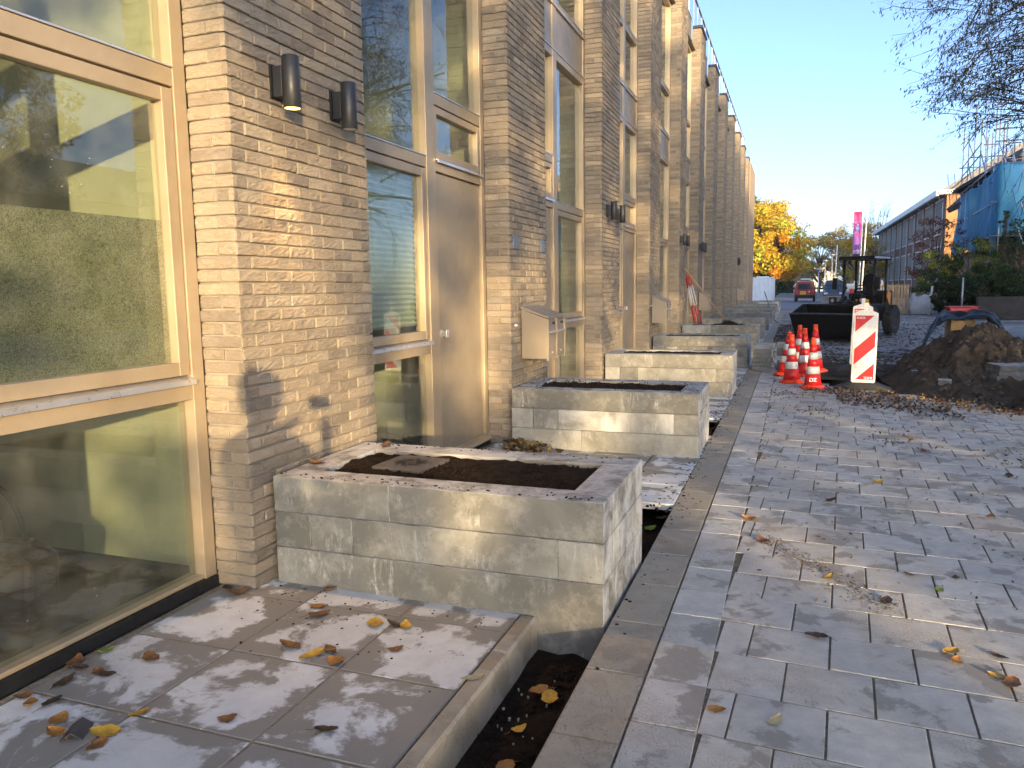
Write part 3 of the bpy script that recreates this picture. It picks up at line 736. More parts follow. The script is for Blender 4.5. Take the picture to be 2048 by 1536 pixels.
def tree(name, loc, h, cr, base, pal, label, cat='tree', group=None, n=26, per=140, leaf=.12, seed=1, trunk=.18, squash=1., pals=None, twigs=30, bare=0):
    rg = np.random.RandomState(seed); rs = random.Random(seed)
    r_ = empty(name, loc, 0, label, cat, group)
    m = MB(); top = base+(h-base)*.8
    tp = [(rs.uniform(-.15, .15)*k*cr*.12, rs.uniform(-.15, .15)*k*cr*.12, top*k/6) for k in range(7)]
    m.tube(tp, [trunk*(1-.13*k) for k in range(7)], 8)
    cl = []
    for i in range(n):
        u = rs.uniform(0, 1); th = rs.uniform(0, 2*math.pi); zz = base+(h-base)*(.08+.87*u)
        wr = cr*math.sqrt(max(.06, 1-((u-.42)/.62)**2))*squash
        q = wr*rs.uniform(.35, 1.0)
        c = (q*math.cos(th), q*math.sin(th), zz); rr_ = cr*rs.uniform(.14, .32)*(1 if n < 50 else .85)
        cl.append((c, rr_))
        z0 = min(top*.95, base*.6+(zz-base)*.55); k_ = min(6, z0/top*6); p0 = Vector(tp[int(k_)])
        mid = (p0+Vector(c))/2+Vector((0, 0, .1*cr)); m.tube([p0, mid, Vector(c)], [trunk*.35, trunk*.2, trunk*.06], 5)
        for t_ in range(max(1, twigs//n)):
            e_ = Vector(c)+Vector((rs.gauss(0, 1), rs.gauss(0, 1), rs.gauss(.3, 1))).normalized()*rr_*rs.uniform(.8, 1.3)
            m.tube([mid.lerp(Vector(c), .5), (mid+e_)/2, e_], [trunk*.08, trunk*.05, trunk*.02], 3)
    m.build('trunk', MT['bark'], r_, smooth=True)
    if not bare:
        pos, nr, ids = clumps(rg, cl, per/(cr*.28)**2*1.0, leaf)
        cols = pick(rg, pal, len(pos))
        if pals is not None:
            cp = rg.uniform(.75, 1.2, len(cl)); cols = np.clip(cols*cp[ids][:, None], 0, 1)
            sel = (rg.uniform(size=len(cl)) < .45)[ids]; alt = pick(rg, pals, len(pos)); cols[sel] = alt[sel]
        quads('crown', pos, nr, leaf, cols, MT['leaf'], r_)
    return r_
YEL = [(.62, .42, .03), (.7, .5, .05), (.5, .42, .04), (.55, .3, .02)]; ORG = [(.7, .24, .02), (.6, .3, .03), (.72, .4, .05)]
GRN = [(.1, .13, .03), (.15, .17, .04), (.08, .1, .03)]; TAN = [(.62, .44, .18), (.5, .4, .2), (.66, .5, .24), (.42, .36, .16)]; DKG = [(.03, .055, .02), (.045, .075, .025), (.02, .035, .015)]
OLV = [(.3, .28, .12), (.36, .3, .12), (.22, .22, .1)]
gf = 'autumn trees at the end of the street'
tree('autumn_tree', (-5.0, 108, 0), 12.2, 6.3, 2.0, YEL+[(.7, .48, .06)], 'bright yellow autumn tree nearest the building at the end of the street', group=gf, n=110, per=380, leaf=.19, seed=3, pals=[(.5, .5, .06), (.4, .42, .05)])
tree('autumn_tree', (-2.4, 106, 0), 8.8, 3.3, 2.0, ORG, 'orange autumn tree in front of the larger yellow crown', group=gf, n=50, per=330, leaf=.17, seed=5, pals=YEL)
tree('autumn_tree', (-4.0, 128, 0), 14.8, 5.6, 4, TAN, 'tall pale yellow tree with bare branch tips behind the orange tree', group=gf, n=60, per=220, leaf=.17, seed=9, pals=YEL, twigs=220)
tree('autumn_tree', (-9, 100, 0), 15, 4.6, 2, YEL, 'yellow green autumn tree partly hidden by the building end', group=gf, n=30, per=150, leaf=.2, seed=10, pals=GRN)
tree('autumn_tree', (4.2, 150, 0), 10.5, 4.6, 2, TAN+YEL, 'olive and tan tree right of the gap of sky', group=gf, n=60, per=190, leaf=.19, seed=11, pals=OLV, twigs=120)
tree('autumn_tree', (9.0, 158, 0), 13.2, 5.2, 3, TAN, 'tan tree with fine bare twigs left of the pink banner', group=gf, n=80, per=170, leaf=.18, seed=12, pals=[(.5, .36, .1)], twigs=300)
tree('autumn_tree', (8.5, 118, 0), 8.2, 3.9, 1.5, OLV+TAN, 'olive green tree behind the loader roof', group=gf, n=60, per=220, leaf=.17, seed=13, pals=YEL)
tree('autumn_tree', (12.6, 150, 0), 12.4, 4.2, 3, TAN, 'tan tree between the banner and the brick school', group=gf, n=60, per=160, leaf=.18, seed=14, pals=[(.5, .35, .1)], twigs=160)
tree('bare_tree', (15.8, 176, 0), 19, 5.5, 5, TAN, 'pale bare tree rising behind the far end of the brick school', n=40, per=14, leaf=.17, seed=15, twigs=420, trunk=.25)
tree('autumn_tree', (-.4, 170, 0), 9, 4.5, 1.5, TAN, 'low hazy olive tree at the very end of the street', group=gf, n=70, per=200, leaf=.2, seed=16, pals=TAN)
tree('dark_bush', (-4.6, 106, 0), 3.6, 3.2, .2, DKG, 'dark green bush under the orange tree', 'bush', n=26, per=160, leaf=.14, seed=17, squash=1.2)
# small houses at the end
WBR = simple('orange_brick_wall', (.5, .27, .13), .9, 0, .15, 1.2); WWH = simple('white_render', (.62, .6, .55), .85, 0, .1, 1); RFT = simple('grey_roof', (.2, .19, .18), .8, 0, .2, 1.5); PAN = simple('dark_window_pane', (.05, .06, .07), .15, 0, .1, 3, spec=.8)
def house(name, x0, x1, y0, y1, h, rh, wall, label, wins):
    b_ = empty(name, (x0, y0, 0), 0, label, 'house')
    W, D = x1-x0, y1-y0
    m = MB(); m.box(0, W, 0, D, 0, h); m.build('wall', wall, b_)
    m = MB(); m.prism([(-.3, h+.002), (W+.3, h+.002), (W+.2, h+.2), (W*.7, h+rh), (W*.3, h+rh), (-.2, h+.2)], -.3, D+.3, 'xz'); m.build('roof', RFT, b_)
    for a, b2, z0, z1 in wins:
        m = MB(); m.box(a, b2, -.06, -.01, z0, z1); f_ = m.build('window', MT['whitep'], b_); m = MB(); m.box(a+.1, b2-.1, -.075, -.062, z0+.1, z1-.1); m.build('pane', PAN, f_)
house('small_house', -2.4, 2.4, 176, 184, 5.0, .5, WBR, 'low orange brick house behind the hedge at the end of the street', [(1, 2.2, 1, 2.4), (3, 4, 1, 2.4)])
house('small_house', 2.6, 8.5, 182, 190, 5.2, .6, WWH, 'pale rendered low house right of the orange brick one', [(.6, 1.6, .8, 2.2), (2.2, 3.4, .8, 2.2), (4.2, 5.2, .8, 2.2), (.6, 1.6, 3, 4.2), (2.2, 3.4, 3, 4.2)])
m = MB()
rg = np.random.RandomState(2); pos = rg.uniform([-6.2, 141, .1], [-.2, 142.2, 2.0], (5000, 3))
h_ = quads('hedge', pos, rg.normal(size=(5000, 3)), .12, pick(rg, DKG, 5000), MT['leaf']); tag(h_, 'clipped low dark hedge across the end of the street', 'hedge')
# ---------------------------------------------------------------- brick school on the right
SBR = NT('purple_brown_brick'); v_ = SBR.coord((1, 1, 1)); 
SBR.set(col=SBR.ramp(SBR.noise(v_, .8, 6), [(.3, (.2, .11, .085)), (.7, (.28, .165, .125))]), rough=.9, spec=.2); SBR = SBR.m
GBL = simple('sunlit_gable_brick', (.34, .18, .08), .9, 0, .12, 1.5)  # school brick with the orange of the sunlight put into its colour
sc_ = empty('school_building', (13, 82, 0), 0, 'long two storey brick school with white window strips and white eaves on the right', 'building')
m = MB(); m.box(0, 12, .3, 62, 0, 9.55); m.build('wall', SBR, sc_)
m = MB(); m.prism([(0, 0), (12, 0), (12, 9.6), (6, 13.4), (0, 9.6)], -.02, .298, 'xz'); m.build('gable_wall', GBL, sc_)
m = MB(); m.prism([(-.7, 9.56), (0, 9.56), (12, 9.561), (12.7, 9.56), (12.7, 9.95), (6, 14.0), (-.7, 9.95)], .301, 62.6, 'xz'); m.build('roof', RFT, sc_)
m = MB(); m.box(-.95, -.701, -.3, 62.8, 9.5, 10.05); m.box(-.7, 1.4, -.45, -.021, 9.62, 10.04); m.build('fascia', MT['whitep'], sc_, bev=.01)
GLS = simple('school_glass', (.03, .03, .036), .9, 0, .2, 2, spec=.03)
for s in range(10):
    ya = 1.4+s*6.1
    for z0, z1 in ((2.0, 4.9), (6.2, 9.3)):
        m = MB(); L_ = 4.4
        m.box(-.09, -.001, ya, ya+L_, z0-.1, z0); m.box(-.09, -.001, ya, ya+L_, z1, z1+.14)
        for q in range(9): m.box(-.035, -.001, ya+q*L_/8-.04, ya+q*L_/8+.04, z0+.001, z1-.001)
        f_ = m.build('window_strip', MT['whitep'], sc_)
        m = MB(); m.box(-.012, -.0012, ya+.06, ya+L_-.06, z0+.002, z1-.002); m.build('pane', GLS, f_)
    m = MB(); m.tube([(-.65, ya-.55, 9.5), (-.14, ya-.55, 9.0), (-.14, ya-.55, .1)], .06, 8); m.build('drainpipe', MT['galv'], sc_)
# ---------------------------------------------------------------- house under scaffold
TIM = simple('weathered_boards', (.3, .16, .07), .85, 0, .35, 2.5, .4, 12); DKR = simple('dark_roof_boards', (.035, .03, .028), .8, 0, .3, 3, .3, 20)
hs = empty('stripped_house', (11.2, 49, 0), 0, 'half stripped brown timber house behind the scaffold', 'house')
m = MB(); m.box(0, 7, 0, 16, 0, 3.6); m.build('lower_wall', TIM, hs)
m = MB()
for k_ in range(17): m.box(-.02, 7, -.05, -.001, .3+k_*.19, .45+k_*.19)
m.build('board_cladding', TIM, hs)
m = MB(); m.box(.2, 7, .6, 15.6, 3.9, 6.6); m.build('upper_wall', MT['panel'], hs)
m = MB(); m.prism([(-.9, 6.9), (2.5, 10.2), (6.5, 10.2), (7.5, 7), (7.2, 6.8), (6.3, 9.9), (2.6, 9.9), (-.7, 6.6)], -.6, 16, 'xz')
m.build('roof', DKR, hs)
m = MB()
for k_ in range(14): m.obox((.2+k_*.2, -.62, 8.05+k_*.16+rnd.uniform(-.05, .05)), [(1, 0, .1), (0, 1, 0), (0, 0, 1)], (1.2+rnd.uniform(-.3, .6), .03, .05))
m.build('roof_batten', MT['wood'], hs)
m = MB(); m.box(-1.6, 7, -1.3, -.1, 3.55, 3.9); m.build('balcony', DKR, hs)
m = MB()
for k_ in range(18): m.box(-1.5+k_*.32, -1.34+k_*.32, -1.32, -1.28, 4.0, 4.75)
m.box(-1.6, 5, -1.33, -1.27, 4.76, 4.86); m.build('balustrade', MT['wood'], hs)
# slates roof platform of the scaffold
sf = empty('scaffold', (9.7, 46, 0), 0, 'grey tube scaffold with planks and ladders around the stripped house', 'scaffold')
def sx(y): return .05*(y)       # the long side runs nearly parallel to the street
m = MB(); T_ = .04
for k_, y in enumerate((0, 2.4, 4.8, 7.2, 9.6, 12, 14.4)):
    for dx in (0, 1.3):
        m.tube([(sx(y)+dx, y, 0), (sx(y)+dx, y, 12.3-(k_ % 2)*1.3 if k_ > 2 else 9.6+(k_ % 2)*1.4)], T_, 6)
for x in (2.6, 3.9, 5.4, 7): m.tube([(x, 0, 0), (x, 0, 10+(x % 2)*.5)], T_, 6)
m.build('standard', MT['galv'], sf, smooth=True)
m = MB()
for z in (1.9, 3.9, 5.6, 7.5, 8.6, 9.2, 10.4):
    m.tube([(-.2, 0 if z < 7.6 else 4, z), (sx(14.6), 14.8, z+.0)], T_, 6)
    m.tube([(-.4, -.04, z), (7.4, -.04, z)], T_, 6)
for y in (4.8, 9.6, 14.4):
    for z in (3.9, 7.5, 9.2): m.tube([(sx(y)-.2, y+.05, z), (sx(y)+1.6, y+.05, z)], T_, 6)
m.build('ledger', MT['galv'], sf, smooth=True)
m = MB(); m.tube([(.2, -.1, .6), (2.4, -.1, 3.6)], T_, 6); m.build('brace', MT['galv'], sf, smooth=True); m = MB(); m.tube([(2.6, -.1, 3.9), (7, -.1, 7.4)], T_, 6); m.build('brace', MT['galv'], sf, smooth=True); m = MB()
for a in (4.8, 9.6):
    m = MB(); m.tube([(sx(a), a, 7.5), (sx(a+2.4), a+2.4, 9.2)], T_, 6); m.build('brace', MT['galv'], sf, smooth=True)
    m = MB(); m.tube([(sx(a), a, 9.2), (sx(a+2.4), a+2.4, 10.4)], T_, 6); m.build('brace', MT['galv'], sf, smooth=True)
m = MB(); m.box(.15, 1.4, 3.5, 14.6, 7.56, 7.62); m.box(-.3, 7, .03, .9, 3.93, 3.98); m.prism([(.1, 7.7), (1.2, 8.4), (1.3, 8.32), (.2, 7.6)], 6, 14, 'xz'); m.build('platform', DKR, sf)
def ladder(p0, p1, wdt, name='ladder', parent=None):
    m = MB(); p0, p1 = Vector(p0), Vector(p1); s = Vector((wdt/2, 0, 0))
    m.tube([p0-s, p1-s], .03, 6); m.tube([p0+s, p1+s], .03, 6); n_ = int((p1-p0).length/.28)
    for i in range(1, n_): q = p0.lerp(p1, i/n_); m.tube([q-s, q+s], .014, 5)
    return m.build(name, MT['alu'], parent, smooth=True)
for p0, p1, lb in (((12.0, 44.9, 0), (10.6, 45.6, 4.4), 'aluminium ladder leaning on the lower part of the scaffold'), ((11.3, 45.6, 3.95), (9.75, 46.3, 8.6), 'aluminium ladder rising in front of the blue netting'), ((10.35, 62.6, 7.0), (10.1, 62.6, 9.1), 'short ladder standing out above the far end of the blue netting')):
    tag(ladder(p0, p1, .42), lb, 'ladder', 'ladders on the scaffold')
# blue net: thin wavy cloth wrapped round the scaffold
t = NT('blue_netting'); v_ = t.wc(); nn = t.noise(t.wc((.9, .9, .35)), 1.2, 4)
t.set(col=t.ramp(nn, [(.35, (.07, .36, .58)), (.55, (.13, .48, .7)), (.72, (.3, .7, .74))]), rough=.5, spec=.3)
tr = t.n('ShaderNodeBsdfTransparent'); tr.inputs[0].default_value = (.35, .6, .85, 1); tl_ = t.n('ShaderNodeBsdfTranslucent'); tl_.inputs[0].default_value = (.03, .28, .6, 1)
m1 = t.n('ShaderNodeMixShader'); m1.inputs[0].default_value = .45; m2 = t.n('ShaderNodeMixShader'); m2.inputs[0].default_value = .22
t.l(t.b.outputs[0], m1.inputs[1]); t.l(tl_.outputs[0], m1.inputs[2]); t.l(m1.outputs[0], m2.inputs[1]); t.l(tr.outputs[0], m2.inputs[2]); t.l(m2.outputs[0], t.o.inputs[0])
m = MB(); vs = []; NU, NV = 170, 22
for i in range(NU+1):
    u = i/NU
    if u < .7: y = 15.6*(1-u/.7); x = sx(y)-.12; zt = 7.45-.35*math.sin(math.pi*(u/.7))*.8-(.5 if u < .1 else 0)*(1-u/.1); zb = 3.1+.5*(1-u/.7)-.6*noise.noise(Vector((u*6, 0, 0)))
    else: q = (u-.7)/.3; y = -.1; x = -.12+7.6*q; zt = 7.45; zb = 3.9+.2*math.sin(q*6)
    for j in range(NV+1):
        v__ = j/NV; z = zb+(zt-zb)*v__; wv = noise.noise(Vector((x*.9+y*.9, z*.22, 0)))*.3+noise.noise(Vector((x*2.6+y*2.6, z*.4, 4)))*.2
        vs.append((x-(wv if u < .7 else 0), y-(wv if u >= .7 else 0), z))
m.add(vs, [(i*(NV+1)+j, (i+1)*(NV+1)+j, (i+1)*(NV+1)+j+1, i*(NV+1)+j+1) for i in range(NU) for j in range(NV)])
nb = m.build('scaffold_netting', t.m, None, smooth=True); nb.location = (9.7, 46, 0)
sd = nb.modifiers.new('thick', 'SOLIDIFY'); sd.thickness = .004
tag(nb, 'blue debris netting wrapped round the scaffold', 'netting')
# ---------------------------------------------------------------- garden greenery
def shrub(name, loc, h, r_, pal, label, seed, per=150, leaf=.07, pals=None, base=.1, n=70, sq=1.15):
    return tree(name, loc, h, r_, base, pal, label, 'shrub', 'garden shrubs on the right', n, per*1.1, leaf*.85, seed, .06, sq, pals, twigs=60)
YG = [(.3, .32, .04), (.22, .26, .04), (.38, .36, .06)]; MG = [(.05, .09, .025), (.08, .12, .03), (.035, .06, .02)]; RD = [(.3, .1, .06), (.24, .12, .07), (.16, .1, .06)]
shrub('shrub', (7.2, 46, 0), 3.3, 1.25, MG, 'green shrub behind the white sack', 21, pals=YG)
shrub('shrub', (8.6, 46, 0), 3.9, 1.5, YG, 'yellow green feathery shrub right of the sack', 22, pals=MG)
shrub('shrub', (8.6, 41.5, 0), 2.5, 1.4, MG, 'dark green shrub in front of the scaffold', 23, per=190)
shrub('shrub', (9.9, 40.0, 0), 2.3, 1.5, DKG, 'darkest conifer shrub spreading over the low wall', 24, per=220, n=34)
shrub('shrub', (11.7, 41, 0), 2.6, 1.5, MG, 'green shrub at the right edge under the ladder', 25, pals=YG)
shrub('shrub', (7.0, 41.8, 0), 1.9, .8, DKG, 'small dark shrub by the thin grey post', 31)
shrub('shrub', (7.9, 39.4, 0), 1.9, 1.0, DKG, 'dark shrub hanging over the left end of the garden wall', 32, per=200)
shrub('red_leaved_tree', (8.1, 54, 0), 5.6, 1.7, RD, 'reddish small tree in front of the school windows', 26, per=90, base=1.6, leaf=.08)
shrub('shrub', (10.3, 43.4, 0), 4.6, 1.2, MG, 'open green branching shrub rising in front of the scaffold', 27, per=60, base=1.2)
shrub('shrub', (10.6, 43.5, 0), 6.2, .42, MG, 'slim ivy covered stem before the blue netting', 28, per=110, base=2.5, n=22, sq=.9)
shrub('shrub', (9.45, 43.5, 0), 5.1, .26, MG, 'shorter leafy shoot before the blue netting', 29, per=70, base=3.4, n=12)
m = MB(); m.box(7.3, 13.5, 37.4, 37.7, 0, .95); m.cc = None
gw = m.build('garden_wall', simple('dark_garden_wall', (.05, .048, .048), .9, 0, .3, 2, .3, 30), None, bev=.01); tag(gw, 'low dark garden wall below the conifer shrubs', 'wall')
for x, y, h_, nm, lb in ((6.85, 38.2, 1.78, 'thin_post', 'thin grey metal post in front of the shrubs'), (6.3, 43, 1.4, 'white_post', 'leaning white post in front of the sack')):
    m = MB(); m.tube([(0, 0, 0), (.0 if nm == 'thin_post' else .09, 0, h_)], .035 if nm == 'thin_post' else .05, 8); o = m.build(nm, MT['galv'] if nm == 'thin_post' else MT['whitep'], None, smooth=True); o.location = (x, y, 0); tag(o, lb, 'post')
# big bag
bb = empty('rubble_sack', (6.15, 44.4, 0), 0, 'large white woven sack slumped behind the white post', 'sack')
m = MB(); vs = []; NU, NV = 28, 12
for j in range(NV+1):
    for i in range(NU):
        a = 2*math.pi*i/NU; v__ = j/NV; r_ = .5*(1+.16*math.sin(math.pi*min(1, v__*1.2)))*(1-.3*max(0, v__-.75)*4*.3)
        q = 1+.08*noise.noise(Vector((math.cos(a)*2, math.sin(a)*2, v__*3)))
        sq_ = 1/max(abs(math.cos(a)), abs(math.sin(a)))**.6
        vs.append((r_*q*math.cos(a)*sq_*1.1, r_*q*math.sin(a)*sq_, .9*v__+(.1*math.sin(a*4+1) if j == NV else 0)))
m.add(vs, [(j*NU+i, j*NU+(i+1) % NU, (j+1)*NU+(i+1) % NU, (j+1)*NU+i) for j in range(NV) for i in range(NU)]+[tuple(NV*NU+i for i in range(NU))])
m.build('sack_body', simple('woven_plastic', (.5, .52, .54), .7, 0, .12, 4, .4, 8), bb, smooth=True)
m = MB()
for a in (.4, 1.9, 3.5, 5.2): m.tube([(.5*math.cos(a), .5*math.sin(a), .85), (.55*math.cos(a+.2), .55*math.sin(a+.2), 1.05), (.5*math.cos(a+.5), .5*math.sin(a+.5), .84)], .02, 5)
m.build('loop', MT['whitep'], bb)
# pallets stood on edge
def pallet(x, y, rz, label):
    P_ = empty('pallet', (x, y, 0), rz, label, 'pallet', 'wooden pallets standing on edge')
    for i in range(8): mesh_box('board', MT['wood'], (-.56+i*.14, -.56+i*.14+.092, -.02, 0, .01, 1.5+rnd.uniform(-.01, .01)), P_, .002)
    for z in (.06, .7, 1.36): mesh_box('bearer', MT['wood'], (-.57, .52, .001, .1, z, z+.09), P_, .002)
    m = MB()
    for i in range(5): m.box(-.56+i*.24, -.47+i*.24, .101, .12, .01, 1.48)
    m.build('back_boards', MT['wood'], P_)
    return P_
pallet(5.0, 44.2, -.02, 'pale wooden pallet standing upright, fully visible right of the loader'); pallet(4.15, 44.7, .03, 'pale wooden pallet standing upright, half hidden behind the loader')
# ---------------------------------------------------------------- vehicles and street things
def wheel(parent, c, r_, wd, rim=MT['galv'], lug=False):
    w_ = empty('wheel', (0, 0, 0)); w_.parent = parent; w_.location = c
    m = MB(); m.lathe([(r_*.55, -wd/2), (r_*.93, -wd/2), (r_, -wd*.36), (r_, wd*.36), (r_*.93, wd/2), (r_*.55, wd/2)], n=28, axis='x')
    if lug:
        for k_ in range(20):
            a = 2*math.pi*k_/20
            for s in (-1, 1):
                aa = a+(.15 if s > 0 else 0)
                m.obox((s*wd*.24, math.cos(aa)*r_*1.01, math.sin(aa)*r_*1.01), [(1, .35*s*-math.sin(aa), .35*s*math.cos(aa)), (0, -math.sin(aa), math.cos(aa)), (0, math.cos(aa), math.sin(aa))], (wd*.46, r_*.09, r_*.1))
    m.build('tyre', MT['rubber'], w_)
    m = MB(); m.lathe([(0, -wd*.3), (r_*.55, -wd*.36), (r_*.58, -wd*.5), (r_*.5, -wd*.5), (r_*.45, 0), (r_*.5, wd*.5), (r_*.58, wd*.5), (r_*.55, wd*.36), (0, wd*.3)], n=24, axis='x'); m.build('rim', rim, w_, smooth=True)
def van(loc, rz, paint, label, name='parked_van', front=False):
    V_ = empty(name, loc, rz, label, 'van')
    # rear at -y; profile yz of the body
    m = MB()
    secs = [(-2.1, .42, 1.78, .84, .68), (-2.02, .3, 1.84, .88, .7), (-1, .28, 1.9, .9, .72), (.3, .28, 1.88, .9, .7), (1.0, .3, 1.5, .88, .76), (1.35, .32, 1.12, .88, .84), (2.0, .36, .95, .82, .78), (2.12, .45, .8, .74, .7)]
    vs = []
    for y, zb, zt, wb, wt in secs:
        zm = zb+(zt-zb)*.5 if zt > 1.3 else zt-.1
        vs += [(-wb*.96, y, zb), (-wb, y, zb+.15), (-wb, y, min(zm, 1.05)), (-wt, y, zt-.08), (-wt*.86, y, zt), (wt*.86, y, zt), (wt, y, zt-.08), (wb, y, min(zm, 1.05)), (wb, y, zb+.15), (wb*.96, y, zb)]
    n_ = 10; fs = [tuple(range(n_)), tuple((len(secs)-1)*n_+i for i in range(n_))]
    for s in range(len(secs)-1): fs += [(s*n_+i, s*n_+(i+1) % n_, (s+1)*n_+(i+1) % n_, (s+1)*n_+i) for i in range(n_)]
    m.add(vs, fs); m.build('body', paint, V_, bev=.03, seg=3)
    G_ = MT['cglass']
    mesh_box('rear_window', G_, (-.6, .6, -2.135, -2.085, 1.12, 1.62), V_, .03)
    m = MB(); m.prism([(1.04, 1.46), (.3, 1.84), (.28, 1.86), (.32, 1.885), (1.08, 1.5)], -.6, .6, 'yz'); m.build('windscreen', G_, V_)
    for s in (-1, 1):
        m = MB(); m.prism([(-1.7, 1.12), (.75, 1.12), (.35, 1.72), (-1.6, 1.72)], s*.845, s*.9, 'yz'); m.build('side_window', G_, V_)
        mesh_box('tail_light', MT['tail'], (s*.7-.09, s*.7+.09, -2.13, -2.06, .85, 1.05), V_, .02)
        mesh_box('headlight', MT['hlite'], (s*.6-.16, s*.6+.16, 2.04, 2.13, .66, .84), V_, .03)
        mesh_box('mirror', MT['black'], (s*1.0-.1, s*1.0+.1, .6, .75, 1.08, 1.28), V_, .03)
        for y in (-1.4, 1.4): wheel(V_, (s*.79, y, .31), .31, .2)
    mesh_box('rear_bumper', MT['black'], (-.86, .86, -2.2, -2.05, .3, .6), V_, .04)
    mesh_box('front_bumper', MT['black'], (-.8, .8, 2.06, 2.2, .3, .6), V_, .04)
    return V_
t = NT('car_glass'); t.set(col=(.03, .04, .05), rough=.04, spec=.9); MT['cglass'] = t.m
t = NT('tail_lens'); t.set(col=(.5, .06, .05), rough=.2, spec=.8); MT['tail'] = t.m
t = NT('head_lens'); t.set(col=(.7, .75, .8), rough=.1, metal=.6); MT['hlite'] = t.m
redp = simple('dark_red_paint', (.26, .012, .022), .3, .1, .06, 3, spec=.6, coat=.5); bluep = simple('blue_grey_paint', (.06, .08, .11), .3, .3, .06, 3, spec=.6, coat=.5); silp = simple('silver_paint', (.5, .52, .55), .35, .5, .05, 3)
yp = simple('yellow_plate', (.8, .5, .03), .5)
V_ = van((.98, 77.8, 0), R(-2), redp, 'dark red van seen from behind with a pale roof box')
for z in (.66, .82): mesh_box('licence_plate', yp, (-.42, .1, -2.215 if z < .6 else -2.15, -2.12, z, z+.1), V_, .005)
mesh_box('roof_box', silp, (-.42, .5, -1.3, .3, 1.93, 2.12), V_, .05); mesh_box('roof_rim', silp, (-.7, .7, -2.04, -1.9, 1.79, 1.86), V_, .02)
mesh_box('reversing_light', MT['hlite'], (.32, .44, -2.13, -2.07, .84, .96), V_, .02)
van((3.3, 74.5, 0), R(180-3), bluep, 'blue grey van facing the street behind the loader', 'parked_van')
o = van((7.6, 86, 0), R(175), silp, 'silver van far behind the loader seat', 'parked_van')
# street lamps
def lampost(x, y, h_, label):
    L = empty('street_lamp', (x, y, 0), 0, label, 'street lamp', 'grey street lamps behind the red van')
    m = MB(); m.tube([(0, 0, 0), (0, 0, h_-.2)], [.08, .05], 10); m.build('pole', MT['galv'], L, smooth=True)
    m = MB(); m.lathe([(.05, h_-.3), (.12, h_-.22), (.28, h_-.1), (.34, h_-.05), (.3, h_), (.05, h_+.06)], n=18); m.build('lamp_head', MT['galv'], L, smooth=True)
lampost(2.25, 84, 3.1, 'shortest grey street lamp right behind the red van'); lampost(3.05, 90, 4.1, 'middle grey street lamp with a round head'); lampost(3.75, 90.5, 4.7, 'tallest grey street lamp with a flat round head')
m = MB(); m.tube([(0, 0, 0), (0, 0, 5.4)], .05, 8); o = m.build('white_pole', MT['whitep'], None, smooth=True); o.location = (3.75, 84, 0); o.rotation_euler = (0, R(1.5), 0); tag(o, 'slim white pole beside the street lamps', 'pole')
# flagpoles with banner
t = NT('pink_banner'); v_ = t.coord((1, 1, 1)); sp_ = t.n('ShaderNodeSeparateXYZ'); t.l(v_, sp_.inputs[0])
zz_ = t.math('MULTIPLY', sp_.outputs[2], .25)
t.set(col=t.ramp(zz_, [(.02, (.42, .25, .6)), (.45, (.6, .12, .45)), (.95, (.62, .02, .1))]), rough=.6)
fl_ = empty('banner_flag', (5.85, 82, 0), 0, 'tall pink and purple banner on a white pole', 'flag')
m = MB(); m.tube([(0, 0, 0), (.12, 0, 8.6)], [.07, .045], 8); m.build('pole', MT['whitep'], fl_, smooth=True)
m = MB(); vs = []
for j in range(13):
    for i in range(7): vs.append((-.94+.9*i/6, .06*math.sin(i*1.3+j*.5), 4*j/12))
m.add(vs, [(j*7+i, j*7+i+1, (j+1)*7+i+1, (j+1)*7+i) for j in range(12) for i in range(6)])
o = m.build('banner', t.m, fl_, smooth=True); o.location = (.07, 0, 4.4); o.scale.x = .78; s_ = o.modifiers.new('s', 'SOLIDIFY'); s_.thickness = .01
nv = simple('navy_print', (.05, .04, .12), .6); lb_ = simple('light_blue_print', (.3, .45, .75), .6); ye_ = simple('yellow_print', (.75, .5, .15), .6)
q = txt('banner_text', '30.', .66, nv, o, (-.5, -.1, .62), (R(90), 0, 0)); q.scale = (-1, 1, 1)
q = txt('banner_heading', 'wonen', .2, nv, o, (-.5, -.1, 3.25), (R(90), 0, 0)); q.scale = (-1, 1, 1)
m = MB(); m.lathe([(0, -.01), (.2, -.01), (.2, .01), (0, .01)], (-.5, -.1, 2.4), 16, 'y'); m.lathe([(0, -.01), (.12, -.01), (.12, .01), (0, .01)], (-.5, -.1, 2.75), 16, 'y'); m.build('emblem', lb_, o)
m = MB(); m.tube([(-.8, -.1, 1.95), (-.62, -.1, 2.1), (-.45, -.1, 2.05), (-.38, -.1, 1.8), (-.2, -.1, 1.75), (-.12, -.1, 1.95)], .03, 6); m.build('emblem_line', ye_, o)
m = MB(); m.tube([(0, 0, 0), (.3, 0, 9.6)], [.08, .05], 8); o = empty('flagpole', (6.15, 83, 0), 0, 'bare white flagpole with a short cross arm right of the banner', 'flagpole'); m.build('pole', MT['whitep'], o, smooth=True)
m = MB(); m.tube([(.3, 0, 9.5), (1.25, 0, 9.1)], .02, 6); m.build('cross_arm', MT['galv'], o)
